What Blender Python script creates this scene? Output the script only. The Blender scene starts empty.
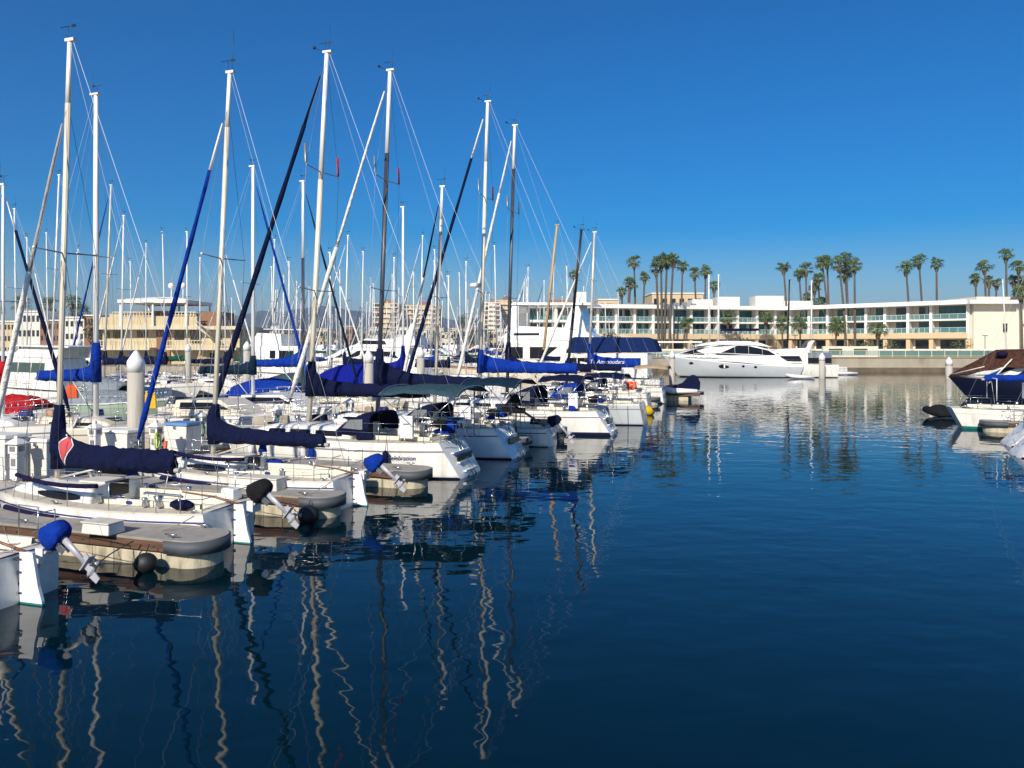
HAZE_D = .00022
SKY = (1.0, .5, 5.0, .088, 1.65)
SUN = 4.9
EXPO = 0.28
import bpy, bmesh, math, random
from mathutils import Vector, Matrix
from mathutils.bvhtree import BVHTree
from mathutils.noise import noise as pnoise
random.seed(7)
R = math.radians
scene = bpy.context.scene
COL = scene.collection
F, CX, HZ, CAMH = 775.0, 512.0, 345.0, 4.3

def wx(px, Y): return (px - CX) / F * Y
def wz(py, Y): return CAMH - (py - HZ) / F * Y

# ------------------------------------------------------------------ materials
M = {}
def mat(name, col, rough=0.5, metal=0.0, var=0.0, vscale=3.0, bump=0.0, bscale=8.0, stain=None, stretch=(1, 1, 1), coat=0.0, alpha=1.0, lo=0.55, hi=0.75):
    m = bpy.data.materials.new(name); m.use_nodes = True
    nt = m.node_tree; b = nt.nodes['Principled BSDF']
    b.inputs['Base Color'].default_value = (*col, 1)
    b.inputs['Roughness'].default_value = rough
    b.inputs['Metallic'].default_value = metal
    b.inputs['Coat Weight'].default_value = coat
    b.inputs['Alpha'].default_value = alpha
    if var or bump or stain:
        tc = nt.nodes.new('ShaderNodeTexCoord'); mp = nt.nodes.new('ShaderNodeMapping')
        mp.inputs['Scale'].default_value = stretch
        nt.links.new(tc.outputs['Object'], mp.inputs['Vector'])
    last = None
    if var:
        n = nt.nodes.new('ShaderNodeTexNoise'); n.inputs['Scale'].default_value = vscale; n.inputs['Detail'].default_value = 6
        nt.links.new(mp.outputs[0], n.inputs['Vector'])
        r = nt.nodes.new('ShaderNodeValToRGB')
        r.color_ramp.elements[0].position = 0.3; r.color_ramp.elements[1].position = 0.7
        r.color_ramp.elements[0].color = (*[c * (1 - var) for c in col], 1)
        r.color_ramp.elements[1].color = (*[min(1, c * (1 + var)) for c in col], 1)
        nt.links.new(n.outputs['Fac'], r.inputs['Fac']); last = r.outputs['Color']
        rr = nt.nodes.new('ShaderNodeMapRange'); rr.inputs['To Min'].default_value = max(0.02, rough - .08); rr.inputs['To Max'].default_value = min(1, rough + .12)
        nt.links.new(n.outputs['Fac'], rr.inputs['Value']); nt.links.new(rr.outputs[0], b.inputs['Roughness'])
    if stain:
        n2 = nt.nodes.new('ShaderNodeTexNoise'); n2.inputs['Scale'].default_value = vscale * .7; n2.inputs['Detail'].default_value = 8
        nt.links.new(mp.outputs[0], n2.inputs['Vector'])
        r2 = nt.nodes.new('ShaderNodeValToRGB'); r2.color_ramp.elements[0].position = lo; r2.color_ramp.elements[1].position = hi
        r2.color_ramp.elements[0].color = (0, 0, 0, 1); r2.color_ramp.elements[1].color = (1, 1, 1, 1)
        nt.links.new(n2.outputs['Fac'], r2.inputs['Fac'])
        mx = nt.nodes.new('ShaderNodeMix'); mx.data_type = 'RGBA'
        if last: nt.links.new(last, mx.inputs['A'])
        else: mx.inputs['A'].default_value = (*col, 1)
        mx.inputs['B'].default_value = (*stain, 1)
        nt.links.new(r2.outputs['Color'], mx.inputs['Factor']); last = mx.outputs['Result']
    if last: nt.links.new(last, b.inputs['Base Color'])
    if bump:
        n3 = nt.nodes.new('ShaderNodeTexNoise'); n3.inputs['Scale'].default_value = bscale; n3.inputs['Detail'].default_value = 4
        nt.links.new(mp.outputs[0], n3.inputs['Vector'])
        bp = nt.nodes.new('ShaderNodeBump'); bp.inputs['Distance'].default_value = bump
        nt.links.new(n3.outputs['Fac'], bp.inputs['Height']); nt.links.new(bp.outputs[0], b.inputs['Normal'])
    M[name] = m
    return m

mat('gelcoat', (.80, .78, .72), .28, 0, .06, 2.5, stain=(.46, .41, .32), stretch=(1.6, 1.6, .35), coat=.3, lo=.54, hi=.85)
mat('gelcoat_cream', (.68, .61, .48), .32, 0, .06, 2.0, stain=(.45, .38, .28), stretch=(1, 1, .4), coat=.2, lo=.58, hi=.9)
mat('gelcoat_white', (.84, .83, .81), .22, 0, .03, 2.0, coat=.4)
mat('gelcoat_grey', (.50, .53, .54), .2, 0, .04, 1.0, coat=.5)
mat('gelcoat_green', (.34, .42, .33), .35, 0, .08, 2.0)
mat('hull_navy', (.006, .009, .028), .2, 0, .1, 1.0, coat=.4)
mat('deck', (.62, .58, .50), .55, 0, .08, 5.0, stain=(.42, .37, .29), lo=.58, hi=.85, bump=.003, bscale=60)
mat('nonskid', (.50, .45, .37), .75, 0, .1, 9.0, bump=.004, bscale=80)
mat('well', (.70, .66, .54), .45, 0, .05, 5.0)
mat('window_dark', (.010, .009, .012), .25); M['window_dark'].node_tree.nodes['Principled BSDF'].inputs['Specular IOR Level'].default_value = .25
mat('window_green', (.06, .09, .07), .08)
mat('stripe_blue', (.03, .04, .18), .3)
mat('stripe_grey', (.22, .20, .20), .4)
mat('boot_navy', (.008, .012, .05), .5)
mat('boot_teal', (.01, .17, .15), .5, var=.2)
mat('boot_dark', (.02, .025, .025), .6, var=.3)
mat('alu', (.62, .59, .52), .42, .25, .05, 3.0, stretch=(1, 1, .2))
mat('mast_white', (.84, .83, .80), .3)
mat('mast_cream', (.66, .60, .48), .35, var=.06, vscale=2)
mat('mast_tan', (.50, .33, .14), .5, var=.15, vscale=2, stretch=(1, 1, .2))
mat('mast_dark', (.035, .04, .06), .4, var=.1)
mat('mast_black', (.012, .012, .016), .4)
mat('steel', (.55, .55, .56), .25, .9)
mat('wire', (.30, .30, .30), .4, .5)
mat('wire_light', (.75, .75, .75), .4, .2)
mat('rope', (.28, .24, .18), .9, var=.2, vscale=20)
mat('rope_dark', (.03, .03, .03), .9)
def canvas(n, c, v=.18): mat(n, c, .9, 0, v, 3.5, bump=.07, bscale=6.5); M[n].node_tree.nodes['Principled BSDF'].inputs['Specular IOR Level'].default_value = .12
canvas('canvas_navy', (.0045, .0075, .034)); canvas('canvas_blue', (.003, .030, .26)); canvas('canvas_royal', (.004, .010, .20))
canvas('canvas_teal', (.006, .020, .040)); canvas('canvas_lightteal', (.030, .064, .085)); canvas('canvas_green', (.005, .07, .045))
canvas('canvas_brown', (.065, .028, .018), .4); canvas('canvas_midblue', (.006, .018, .085)); canvas('canvas_black', (.012, .012, .014)); canvas('canvas_red', (.42, .012, .015))
canvas('canvas_tan', (.40, .30, .18)); canvas('canvas_white', (.70, .68, .62), .05); canvas('canvas_purple', (.012, .008, .035))
canvas('sail_white', (.72, .70, .64), .08); canvas('sail_grey', (.38, .37, .36), .12); canvas('canvas_grey', (.22, .25, .27))
mat('red_patch', (.52, .05, .06), .7); mat('white_patch', (.75, .73, .70), .7)
mat('outboard_grey', (.42, .42, .46), .35, .1, .05, 4)
mat('outboard_dark', (.05, .05, .055), .4); mat('grime', (.16, .15, .10), .7, 0, .4, 6, stretch=(2, 2, 1))
mat('black_rubber', (.012, .012, .013), .55, 0, .2, 6)
mat('rubber_grey', (.065, .075, .085), .6, 0, .15, 3.0, bump=.004, bscale=20)
mat('dock_top', (.29, .27, .24), .85, 0, .12, 3.0, stain=(.16, .14, .11), bump=.006, bscale=30, lo=.55, hi=.8)
mat('dock_wood', (.11, .055, .03), .75, 0, .35, 4.0, stretch=(.3, .3, 3), bump=.006, bscale=20)
mat('dock_float', (.52, .46, .33), .85, 0, .12, 3.0, stain=(.22, .19, .13), stretch=(2.2, 2.2, .7), bump=.01, bscale=12, lo=.50, hi=.72)
mat('pile_conc', (.44, .41, .35), .85, 0, .08, 2.0, stain=(.27, .24, .19), stretch=(3, 3, .3), bump=.005, bscale=20)
mat('white_plastic', (.78, .77, .73), .4, 0, .03, 4)
mat('box_white', (.70, .68, .62), .5, 0, .05, 3, stain=(.45, .41, .34), lo=.6, hi=.85)
mat('box_lid_blue', (.10, .22, .42), .5, var=.1)
mat('yellow', (.75, .48, .02), .5); mat('lime', (.42, .58, .05), .5); mat('orange', (.75, .10, .015), .5); mat('hose_green', (.0, .22, .09), .5)
mat('red', (.45, .02, .02), .5); mat('wood', (.22, .10, .045), .5, var=.25, vscale=5); mat('teak', (.38, .22, .14), .6, var=.2, vscale=6)
mat('cushion', (.02, .03, .16), .8, bump=.02, bscale=8)
mat('wall_cream', (.72, .66, .53), .8, 0, .04, .4, stain=(.48, .41, .29), lo=.6, hi=.95)
mat('wall_white', (.72, .69, .62), .8, 0, .03, .3)
mat('wall_tan', (.60, .46, .28), .8, 0, .05, .3)
mat('slab_white', (.82, .80, .75), .7, 0, .03, .3)
mat('wall_yellow', (.60, .49, .29), .85, 0, .06, .5, stain=(.42, .33, .19), lo=.6, hi=.9)
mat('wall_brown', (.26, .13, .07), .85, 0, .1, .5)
mat('trim_cream', (.64, .56, .40), .8)
mat('glass_teal', (.015, .11, .115), .08, 0, .25, .25)
mat('glass_dark', (.012, .02, .025), .06)
mat('glass_blue', (.03, .12, .20), .1, 0, .2, .3)
mat('curtain', (.45, .55, .52), .8)
mat('concrete', (.38, .33, .25), .85, 0, .12, .5, stain=(.17, .13, .09), lo=.5, hi=.8, stretch=(1, 1, .4))
mat('seawall_low', (.13, .10, .065), .8, 0, .3, .8)
mat('seawall_top', (.46, .38, .27), .85, 0, .1, .5)
mat('land', (.22, .18, .12), .9, 0, .3, .05)
mat('hills', (.045, .05, .04), .95, 0, .4, .004, stain=(.09, .08, .06), lo=.5, hi=.7)
mat('leaf_palm', (.085, .125, .030), .6, 0, .3, 1.5)
mat('leaf_palm_dry', (.14, .11, .05), .8, 0, .3, 1.5)
mat('palm_trunk', (.10, .080, .06), .9, 0, .3, 2, stretch=(1, 1, 4), bump=.03, bscale=4)
mat('leaf_tree', (.03, .05, .018), .6, 0, .4, .6)
mat('leaf_olive', (.07, .085, .03), .6, 0, .4, .6)
mat('bark', (.10, .07, .05), .9)
mat('cloth_umbrella', (.62, .50, .30), .85)
# glass balustrades and clear vinyl
def clear(name, col, a):
    m = mat(name, col, .06); m.node_tree.nodes['Principled BSDF'].inputs['Alpha'].default_value = a
clear('balustrade', (.16, .33, .34), .36); clear('vinyl', (.30, .32, .32), .5)

# water: smooth long ripples with a finer set on top
def water_mat():
    m = bpy.data.materials.new('water'); m.use_nodes = True; nt = m.node_tree; b = nt.nodes['Principled BSDF']
    b.inputs['Base Color'].default_value = (.0002, .0105, .017, 1); b.inputs['Roughness'].default_value = .02; b.inputs['IOR'].default_value = 1.333
    tc = nt.nodes.new('ShaderNodeTexCoord')
    def layer(sx, sy, rot, det, amp, scale=1.0, dist=0.0):
        mp = nt.nodes.new('ShaderNodeMapping'); mp.inputs['Scale'].default_value = (sx, sy, 1); mp.inputs['Rotation'].default_value = (0, 0, rot)
        nt.links.new(tc.outputs['Object'], mp.inputs['Vector'])
        n = nt.nodes.new('ShaderNodeTexNoise'); n.inputs['Scale'].default_value = scale; n.inputs['Detail'].default_value = det; n.inputs['Roughness'].default_value = .45
        n.inputs['Distortion'].default_value = dist
        nt.links.new(mp.outputs[0], n.inputs['Vector'])
        mu = nt.nodes.new('ShaderNodeMath'); mu.operation = 'MULTIPLY'; mu.inputs[1].default_value = amp
        nt.links.new(n.outputs['Fac'], mu.inputs[0]); return mu.outputs[0]
    a = layer(.55, .85, R(12), 1.0, WAVE[0]); c = layer(1.6, 2.4, R(-9), 1.0, WAVE[1]); d = layer(3.2, 7.0, R(4), 1.5, WAVE[2])
    a1 = nt.nodes.new('ShaderNodeMath'); nt.links.new(a, a1.inputs[0]); nt.links.new(c, a1.inputs[1])
    # cat's-paw mask: the fine ripple comes in broad patches
    mk = layer(.05, .16, R(8), 2, 1.0)
    mr = nt.nodes.new('ShaderNodeMapRange'); mr.inputs['From Min'].default_value = .38; mr.inputs['From Max'].default_value = .66
    nt.links.new(mk, mr.inputs['Value'])
    dm = nt.nodes.new('ShaderNodeMath'); dm.operation = 'MULTIPLY'; nt.links.new(d, dm.inputs[0]); nt.links.new(mr.outputs[0], dm.inputs[1])
    a2 = nt.nodes.new('ShaderNodeMath'); nt.links.new(a1.outputs[0], a2.inputs[0]); nt.links.new(dm.outputs[0], a2.inputs[1])
    bp = nt.nodes.new('ShaderNodeBump'); bp.inputs['Distance'].default_value = 1.0; nt.links.new(a2.outputs[0], bp.inputs['Height']); nt.links.new(bp.outputs[0], b.inputs['Normal'])
    M['water'] = m
WAVE = (.015, .0066, .0016)
water_mat()

# ------------------------------------------------------------------ mesh builder
class MB:
    def __init__(s, tf=None): s.v = []; s.f = []; s.m = []; s.s = []; s.tf = tf
    def add(s, vs, fs, m=0, smooth=False):
        o = len(s.v); s.v += [Vector(p) for p in vs]
        for k, f in enumerate(fs):
            s.f.append([o + i for i in f]); s.m.append(m[k] if isinstance(m, (list, tuple)) else m); s.s.append(smooth)
        return s
    def box(s, c, d, m=0, rz=0.0, top=None, ry=0.0):
        x, y, z = [q / 2 for q in d]; t = top or (1, 1)
        vs = [(-x, -y, -z), (x, -y, -z), (x, y, -z), (-x, y, -z), (-x * t[0], -y * t[1], z), (x * t[0], -y * t[1], z), (x * t[0], y * t[1], z), (-x * t[0], y * t[1], z)]
        mt = Matrix.Translation(c) @ Matrix.Rotation(rz, 4, 'Z') @ Matrix.Rotation(ry, 4, 'Y')
        return s.add([mt @ Vector(p) for p in vs], [(0, 3, 2, 1), (4, 5, 6, 7), (0, 1, 5, 4), (1, 2, 6, 5), (2, 3, 7, 6), (3, 0, 4, 7)], m)
    def tube(s, pts, r, n=6, m=0, sy=1.0, cap=True):
        pts = [Vector(p) for p in pts]; k = len(pts); rs = r if isinstance(r, (list, tuple)) else [r] * k
        rings = []; up = None
        for i, p in enumerate(pts):
            d = (pts[min(i + 1, k - 1)] - pts[max(i - 1, 0)]).normalized()
            if up is None: up = Vector((0, 1, 0)) if abs(d.y) < .8 else Vector((0, 0, 1))
            a = d.cross(up)
            if a.length < 1e-5: a = d.cross(Vector((1, 0, 0)))
            a.normalize(); b = a.cross(d).normalized(); up = b
            rings.append([p + a * math.cos(2 * math.pi * j / n) * rs[i] + b * math.sin(2 * math.pi * j / n) * rs[i] * sy for j in range(n)])
        return s.loft(rings, m, True, cap, True)
    def loft(s, rings, m=0, smooth=True, cap=True, closed=True):
        n = len(rings[0]); vs = [p for r in rings for p in r]; fs = []; ms = []
        for i in range(len(rings) - 1):
            for j in range(n if closed else n - 1):
                a = i * n + j; b = i * n + (j + 1) % n
                fs.append((a, b, b + n, a + n)); ms.append(m[j] if isinstance(m, (list, tuple)) else m)
        s.add(vs, fs, ms, smooth)
        if cap:
            o = len(s.v) - len(vs); mm = m[0] if isinstance(m, (list, tuple)) else m
            s.f.append([o + j for j in range(n)][::-1]); s.m.append(mm); s.s.append(False)
            s.f.append([o + (len(rings) - 1) * n + j for j in range(n)]); s.m.append(mm); s.s.append(False)
        return s
    def prism(s, prof, w, m=0):
        """side profile (x,z) list swept to both sides, half width w(x,z)"""
        n = len(prof); vs = [(x, w(x, z), z) for x, z in prof] + [(x, -w(x, z), z) for x, z in prof]
        ar = sum(prof[i][0] * prof[(i + 1) % n][1] - prof[(i + 1) % n][0] * prof[i][1] for i in range(n))
        a = list(range(n)); b = [i + n for i in a]
        fs = [a[::-1] if ar > 0 else a, b if ar > 0 else b[::-1]]
        for i in range(n):
            j = (i + 1) % n; q = (i, j, j + n, i + n); fs.append(q if ar > 0 else q[::-1])
        return s.add(vs, fs, m)
    def lathe(s, c, prof, n=16, m=0):
        rings = [[Vector((c[0] + r * math.cos(2 * math.pi * j / n), c[1] + r * math.sin(2 * math.pi * j / n), c[2] + z)) for j in range(n)] for r, z in prof]
        return s.loft(rings, m)
    def ball(s, c, r, m=0, n=12, sc=(1, 1, 1)):
        rings = []
        for i in range(9):
            a = -math.pi / 2 + math.pi * i / 8; q = max(.001, math.cos(a)) * r
            rings.append([Vector((c[0] + q * sc[0] * math.cos(2 * math.pi * j / n), c[1] + q * sc[1] * math.sin(2 * math.pi * j / n), c[2] + sc[2] * r * math.sin(a))) for j in range(n)])
        return s.loft(rings, m)
    def build(s, name, mats, parent=None, bevel=0, sub=0):
        if isinstance(mats, str): mats = [mats]
        me = bpy.data.meshes.new(name); vs = [s.tf @ p for p in s.v] if s.tf else s.v
        me.from_pydata([tuple(p) for p in vs], [], s.f)
        for q in mats: me.materials.append(M[q])
        me.polygons.foreach_set('material_index', s.m); me.polygons.foreach_set('use_smooth', s.s)
        me.update()
        bm = bmesh.new(); bm.from_mesh(me); bmesh.ops.recalc_face_normals(bm, faces=bm.faces); bm.to_mesh(me); bm.free()
        o = bpy.data.objects.new(name, me); COL.objects.link(o)
        if parent: o.parent = parent
        if bevel:
            b = o.modifiers.new('bevel', 'BEVEL'); b.width = bevel; b.segments = 2; b.limit_method = 'ANGLE'; b.angle_limit = R(35)
        return o

def tag(o, label, cat, group=None):
    o['label'] = label; o['category'] = cat
    if group: o['group'] = group
    return o
def thing(name, label, cat, loc=(0, 0, 0), rz=0.0, group=None):
    o = bpy.data.objects.new(name, None); COL.objects.link(o); o.location = loc; o.rotation_euler = (0, 0, rz); o.empty_display_size = .3
    return tag(o, label, cat, group)
def struct(o): o['kind'] = 'structure'; return o
def copy_tree(o, loc=None, rz=None, parent=None, label=None, scale=None):
    c = o.copy(); COL.objects.link(c)
    if parent: c.parent = parent
    if loc is not None: c.location = loc
    if rz is not None: c.rotation_euler = (0, 0, rz)
    if label: c['label'] = label
    if scale: c.scale = (scale,) * 3
    for ch in list(o.children): copy_tree(ch, parent=c)
    return c
def text_mesh(name, txt, size, mt, parent, mtx, shear=0.0, ext=.002):
    cu = bpy.data.curves.new(name, 'FONT'); cu.body = txt; cu.size = size; cu.shear = shear; cu.extrude = ext; cu.align_x = 'CENTER'; cu.align_y = 'CENTER'
    t = bpy.data.objects.new(name, cu); COL.objects.link(t)
    dg = bpy.context.evaluated_depsgraph_get(); me = bpy.data.meshes.new_from_object(t.evaluated_get(dg))
    bpy.data.objects.remove(t); me.transform(mtx); me.materials.clear(); me.materials.append(M[mt]); me.name = name
    o = bpy.data.objects.new(name, me); COL.objects.link(o); o.parent = parent; return o

def lerp(a, b, t): return a + (b - a) * t
def sm(t): t = max(0, min(1, t)); return t * t * (3 - 2 * t)

# ------------------------------------------------------------------ hull
class Hull:
    def __init__(s, L, beam, fs, fb, sw=.75, over=.6, rake=-.12, maxat=.38, flare=0.0, dip=.05):
        s.L, s.B, s.fs, s.fb, s.sw, s.over, s.rake, s.mx, s.flare, s.dip = L, beam / 2, fs, fb, sw, over, rake, maxat, flare, dip
    def hb(s, x):
        t = max(0, min(1, x / s.L))
        if t < s.mx: return s.B * lerp(s.sw, 1, math.sin(math.pi / 2 * t / s.mx))
        q = (t - s.mx) / (1 - s.mx); return s.B * max(.015, 1 - q ** 2.1)
    def sz(s, x):
        t = max(0, min(1, x / s.L)); return lerp(s.fs, s.fb, t ** 1.5) - s.dip * math.sin(math.pi * t)
    def pt(s, x, k, side):
        """k: 0 sheer .. 1 waterline .. 1.6 keel"""
        t = x / s.L; b = s.hb(x); z0 = s.sz(x)
        if k <= 1: z = z0 * (1 - k); w = b * (1 - (.10 + s.flare * t) * k ** 1.6 - .22 * k ** 3 * t)
        else:
            q = (k - 1) / .6; z = -.45 * q * min(1, 1.5 * (1 - t) + .15); w = b * (.9 - s.flare * t - .22 * t) * max(0, 1 - q) ** .6
        xx = x - s.over * t ** 4 * min(k, 1.4) + s.rake * (1 - min(k, 1)) * (1 - t) ** 6
        if s.rake < 0: xx += 0
        return Vector((xx, side * w, z))
    def mesh(s, mats, parent, stripe=True, n=22, boot=1):
        ks = [0, .06, .12, .22, .27, .45, .65, .86, .95, 1.1, 1.3, 1.6]
        # material slots: 0 hull 1 stripe 2 boot/bottom 3 rubrail
        def mk(i): return 3 if i == 0 else (1 if (i == 3 and stripe) else (2 if i >= 8 - (boot - 1) else 0))
        mb = MB(); rings = []
        for i in range(n + 1):
            x = s.L * (i / n); left = [s.pt(x, k, 1) for k in ks]; right = [s.pt(x, k, -1) for k in ks[:-1]][::-1]
            rings.append(left + right)
        nk = len(ks) - 1
        ms = [mk(i) for i in range(nk)] + [mk(nk - 1 - i) for i in range(nk)]
        mb.loft(rings, ms, True, False, False)
        r0 = rings[0]; cz = sum((p.z for p in r0)) / len(r0); xm = sum((p.x for p in r0)) / len(r0); bulge = .07 + .05 * abs(s.rake); ends = [r0]
        for q in (.96, .85, .6, .3, .05):
            ends.append([Vector((s.rake * max(0, min(1, lerp(cz, p.z, q) / s.sz(0))) - bulge * (1 - q * q), p.y * q, lerp(cz, p.z, q))) for p in r0])
        k0 = len(mb.f); mb.loft(ends[::-1], 0, True, False, True)
        for i in range(k0, len(mb.f)):
            zc = sum(mb.v[j].z for j in mb.f[i]) / 4; mb.m[i] = 2 if zc < -.03 else 0
        return mb.build('hull', mats, parent)

def deck_and_cockpit(h, parent, c0, c1, cw, mats=('deck', 'nonskid', 'well'), depth=.42, camber=.05):
    mb = MB(); n = 26; L = h.L
    xs = sorted(set([L * i / n for i in range(n + 1)] + [c0, c1]))
    def row(x):
        b = h.hb(x) - .012; z = h.sz(x) - .01; c = min(cw, b * .7); e = h.rake * (1 - x / L) ** 6
        return [Vector((x + e, y, z + camber * (1 - (y / max(b, .01)) ** 2))) for y in (-b, -(b * .93), -c, 0, c, b * .93, b)]
    rows = [row(x) for x in xs]
    vs = [p for r in rows for p in r]; fs = []; ms = []
    for i in range(len(xs) - 1):
        for j in range(6):
            if c0 <= (xs[i] + xs[i + 1]) / 2 <= c1 and j in (2, 3): continue
            a = i * 7 + j; fs.append((a, a + 1, a + 8, a + 7)); ms.append(0 if j in (0, 5) or xs[i] > L * .93 or i == 0 else 1)
    mb.add(vs, fs, ms, True)
    dk = mb.build('deck', mats, parent)
    wl = MB(); z = h.sz((c0 + c1) / 2) + camber * .6; zf = z - depth; zs = z - .12; w = min(cw, h.hb(c0) * .7); sw = w * .42
    P = lambda y, zz: [(c0, y, zz), (c1, y, zz)]
    prof = [(w + .02, z + .0), (w + .02, z + .13), (w - .05, z + .13), (w - .09, zs), (sw, zs), (sw, zf), (-sw, zf), (-sw, zs), (-w + .09, zs), (-w + .05, z + .13), (-w - .02, z + .13), (-w - .02, z)]
    wl.loft([[Vector((c0 - .0, y, zz)) for y, zz in prof], [Vector((c1, y, zz)) for y, zz in prof]], 0, False, False, False)
    wl.box((c0 - .03, 0, (zf + z) / 2), (.05, 2 * w + .04, z - zf + .05)); wl.box((c1 + .03, 0, (zf + z) / 2), (.05, 2 * w + .04, z - zf + .05))
    wl.build('cockpit', 'well', parent)
    return dk

class Cabin:
    def __init__(s, h, x0, x1, ht, wf=.62, zoff=.03, slope=.35):
        s.h, s.x0, s.x1, s.ht, s.wf, s.zoff, s.slope = h, x0, x1, ht, wf, zoff, slope
    def w(s, x): return s.h.hb(x) * s.wf * (1 - .12 * sm((x - s.x0) / (s.x1 - s.x0)))
    def hh(s, x):
        t = (x - s.x0) / (s.x1 - s.x0); return s.ht * (1 - s.slope * t) * (1 - max(0, (t - .72) / .28) ** 2 * .97)
    def base(s, x): return s.h.sz(x) + s.zoff - .04
    def side(s, x, f, sgn): # f 0..1 height fraction on the side wall
        w = s.w(x); q = s.hh(x) + .10; return Vector((x, sgn * lerp(w, w * .88, f), s.base(x) - .06 + q * .8 * f))
    def top(s, x): return s.base(x) + s.hh(x) + .07
    def mesh(s, parent, mt='gelcoat', n=14):
        rings = []
        for i in range(n + 1):
            x = lerp(s.x0, s.x1, i / n); w = s.w(x); b = s.base(x) - .06; q = s.hh(x) + .04 + .06
            prof = [(w, 0), (w * .88, q * .8), (w * .80, q * .93), (w * .5, q * 1.0), (0, q * 1.04)]
            pr = prof + [(-y, z) for y, z in prof[:-1][::-1]]
            rings.append([Vector((x, y, b + z)) for y, z in pr])
        mb = MB(); mb.loft(rings, 0, True, True, False); o = mb.build('cabin', mt, parent, 0)
        wm = o.modifiers.new('n', 'WEIGHTED_NORMAL'); return o
    def window(s, xa, xb, f0, f1, parent, mt='window_dark', lens=True, name='window', sides=(1, -1)):
        for sg in sides:
            n = 10; vs = []
            for i in range(n + 1):
                t = i / n; x = lerp(xa, xb, t); c = (f0 + f1) / 2; hgt = (f1 - f0) / 2 * (math.sin(math.pi * min(1, max(0, .04 + t * .92))) ** .5 if lens else (1 if 0 < i < n else .8))
                for f in (c - hgt, c + hgt):
                    p = s.side(x, f, sg); vs.append(p + Vector((0, sg * .016, .004)))
            vs2 = [p - Vector((0, sg * .03, 0)) for p in vs]; N = len(vs); fs = []
            for i in range(n):
                a = 2 * i; fs += [(a, a + 2, a + 3, a + 1), (a, a + N, a + 2 + N, a + 2), (a + 1, a + 3, a + 3 + N, a + 1 + N)]
            MB().add(vs + vs2, fs).build(name, mt, parent)

def sail_cover(name, mt, parent, x, z, L, h0, h1, h2, fall=.9, th=.15, sleeve=True, rakex=0.0, sgn=-1, seed=0, drop=0.0, y0=0.0):
    """canvas over boom: x,z boom gooseneck; runs in direction sgn*x"""
    rings = []; n = 64
    for i in range(n + 1):
        t = i / n; s_ = t * L
        hh = lerp(h1, h2, t) + (h0 - h1) * math.exp(-s_ / fall * 2.0) * (1 - t)
        tk = th * (1 + .25 * math.sin(t * 9 + seed)) * (1.0 if t < .95 else .75)
        if i == n: hh *= .8
        zb = z - .10 + drop * t - .02 * abs(math.sin(t * 14 + seed))
        ring = []
        for j in range(14):
            a = 2 * math.pi * j / 14; yy = math.cos(a) * tk * (1.0 if math.sin(a) < 0 else (1 - .55 * math.sin(a))); zz = (math.sin(a) * .5 + .5)
            v = Vector((x + sgn * (s_ - .07) + rakex * zz * hh * (1 - t), y0 + yy, zb + zz * hh))
            nn = pnoise(Vector((s_ * 2.2 + seed * 5, a * 1.3, zz * 3))) * .045 - abs(pnoise(Vector((s_ * 4 + zz * 3, a * 1.2, zz * 2 + seed)))) * .075 + pnoise(Vector((s_ * 9, a * 2, zz * 8 + seed))) * .014
            nn += .022 * math.sin(s_ * 13 + zz * 5 + 2.5 * pnoise(Vector((s_ * 1.5, zz * 2, seed + 9)))) * (.4 + .6 * abs(pnoise(Vector((s_ * 1.1, seed, 2)))) * 2)
            v.y += nn * (1 if yy > 0 else -1); v.z += nn * .6; ring.append(v)
        rings.append(ring)
    mb = MB(); mb.loft(rings, 0, True, True, True)
    for q in ([0.3, .58, .86] if L > 2 else []):  # ties
        i = int(q * n); c = sum(rings[i], Vector()) / 14
        mb.tube([c + (p - c) * 1.01 for p in rings[i]] + [c + (rings[i][0] - c) * 1.01], .006, 4, 1)
    return mb.build(name, [mt, 'canvas_black' if mt != 'canvas_black' else 'canvas_navy'], parent)

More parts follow.
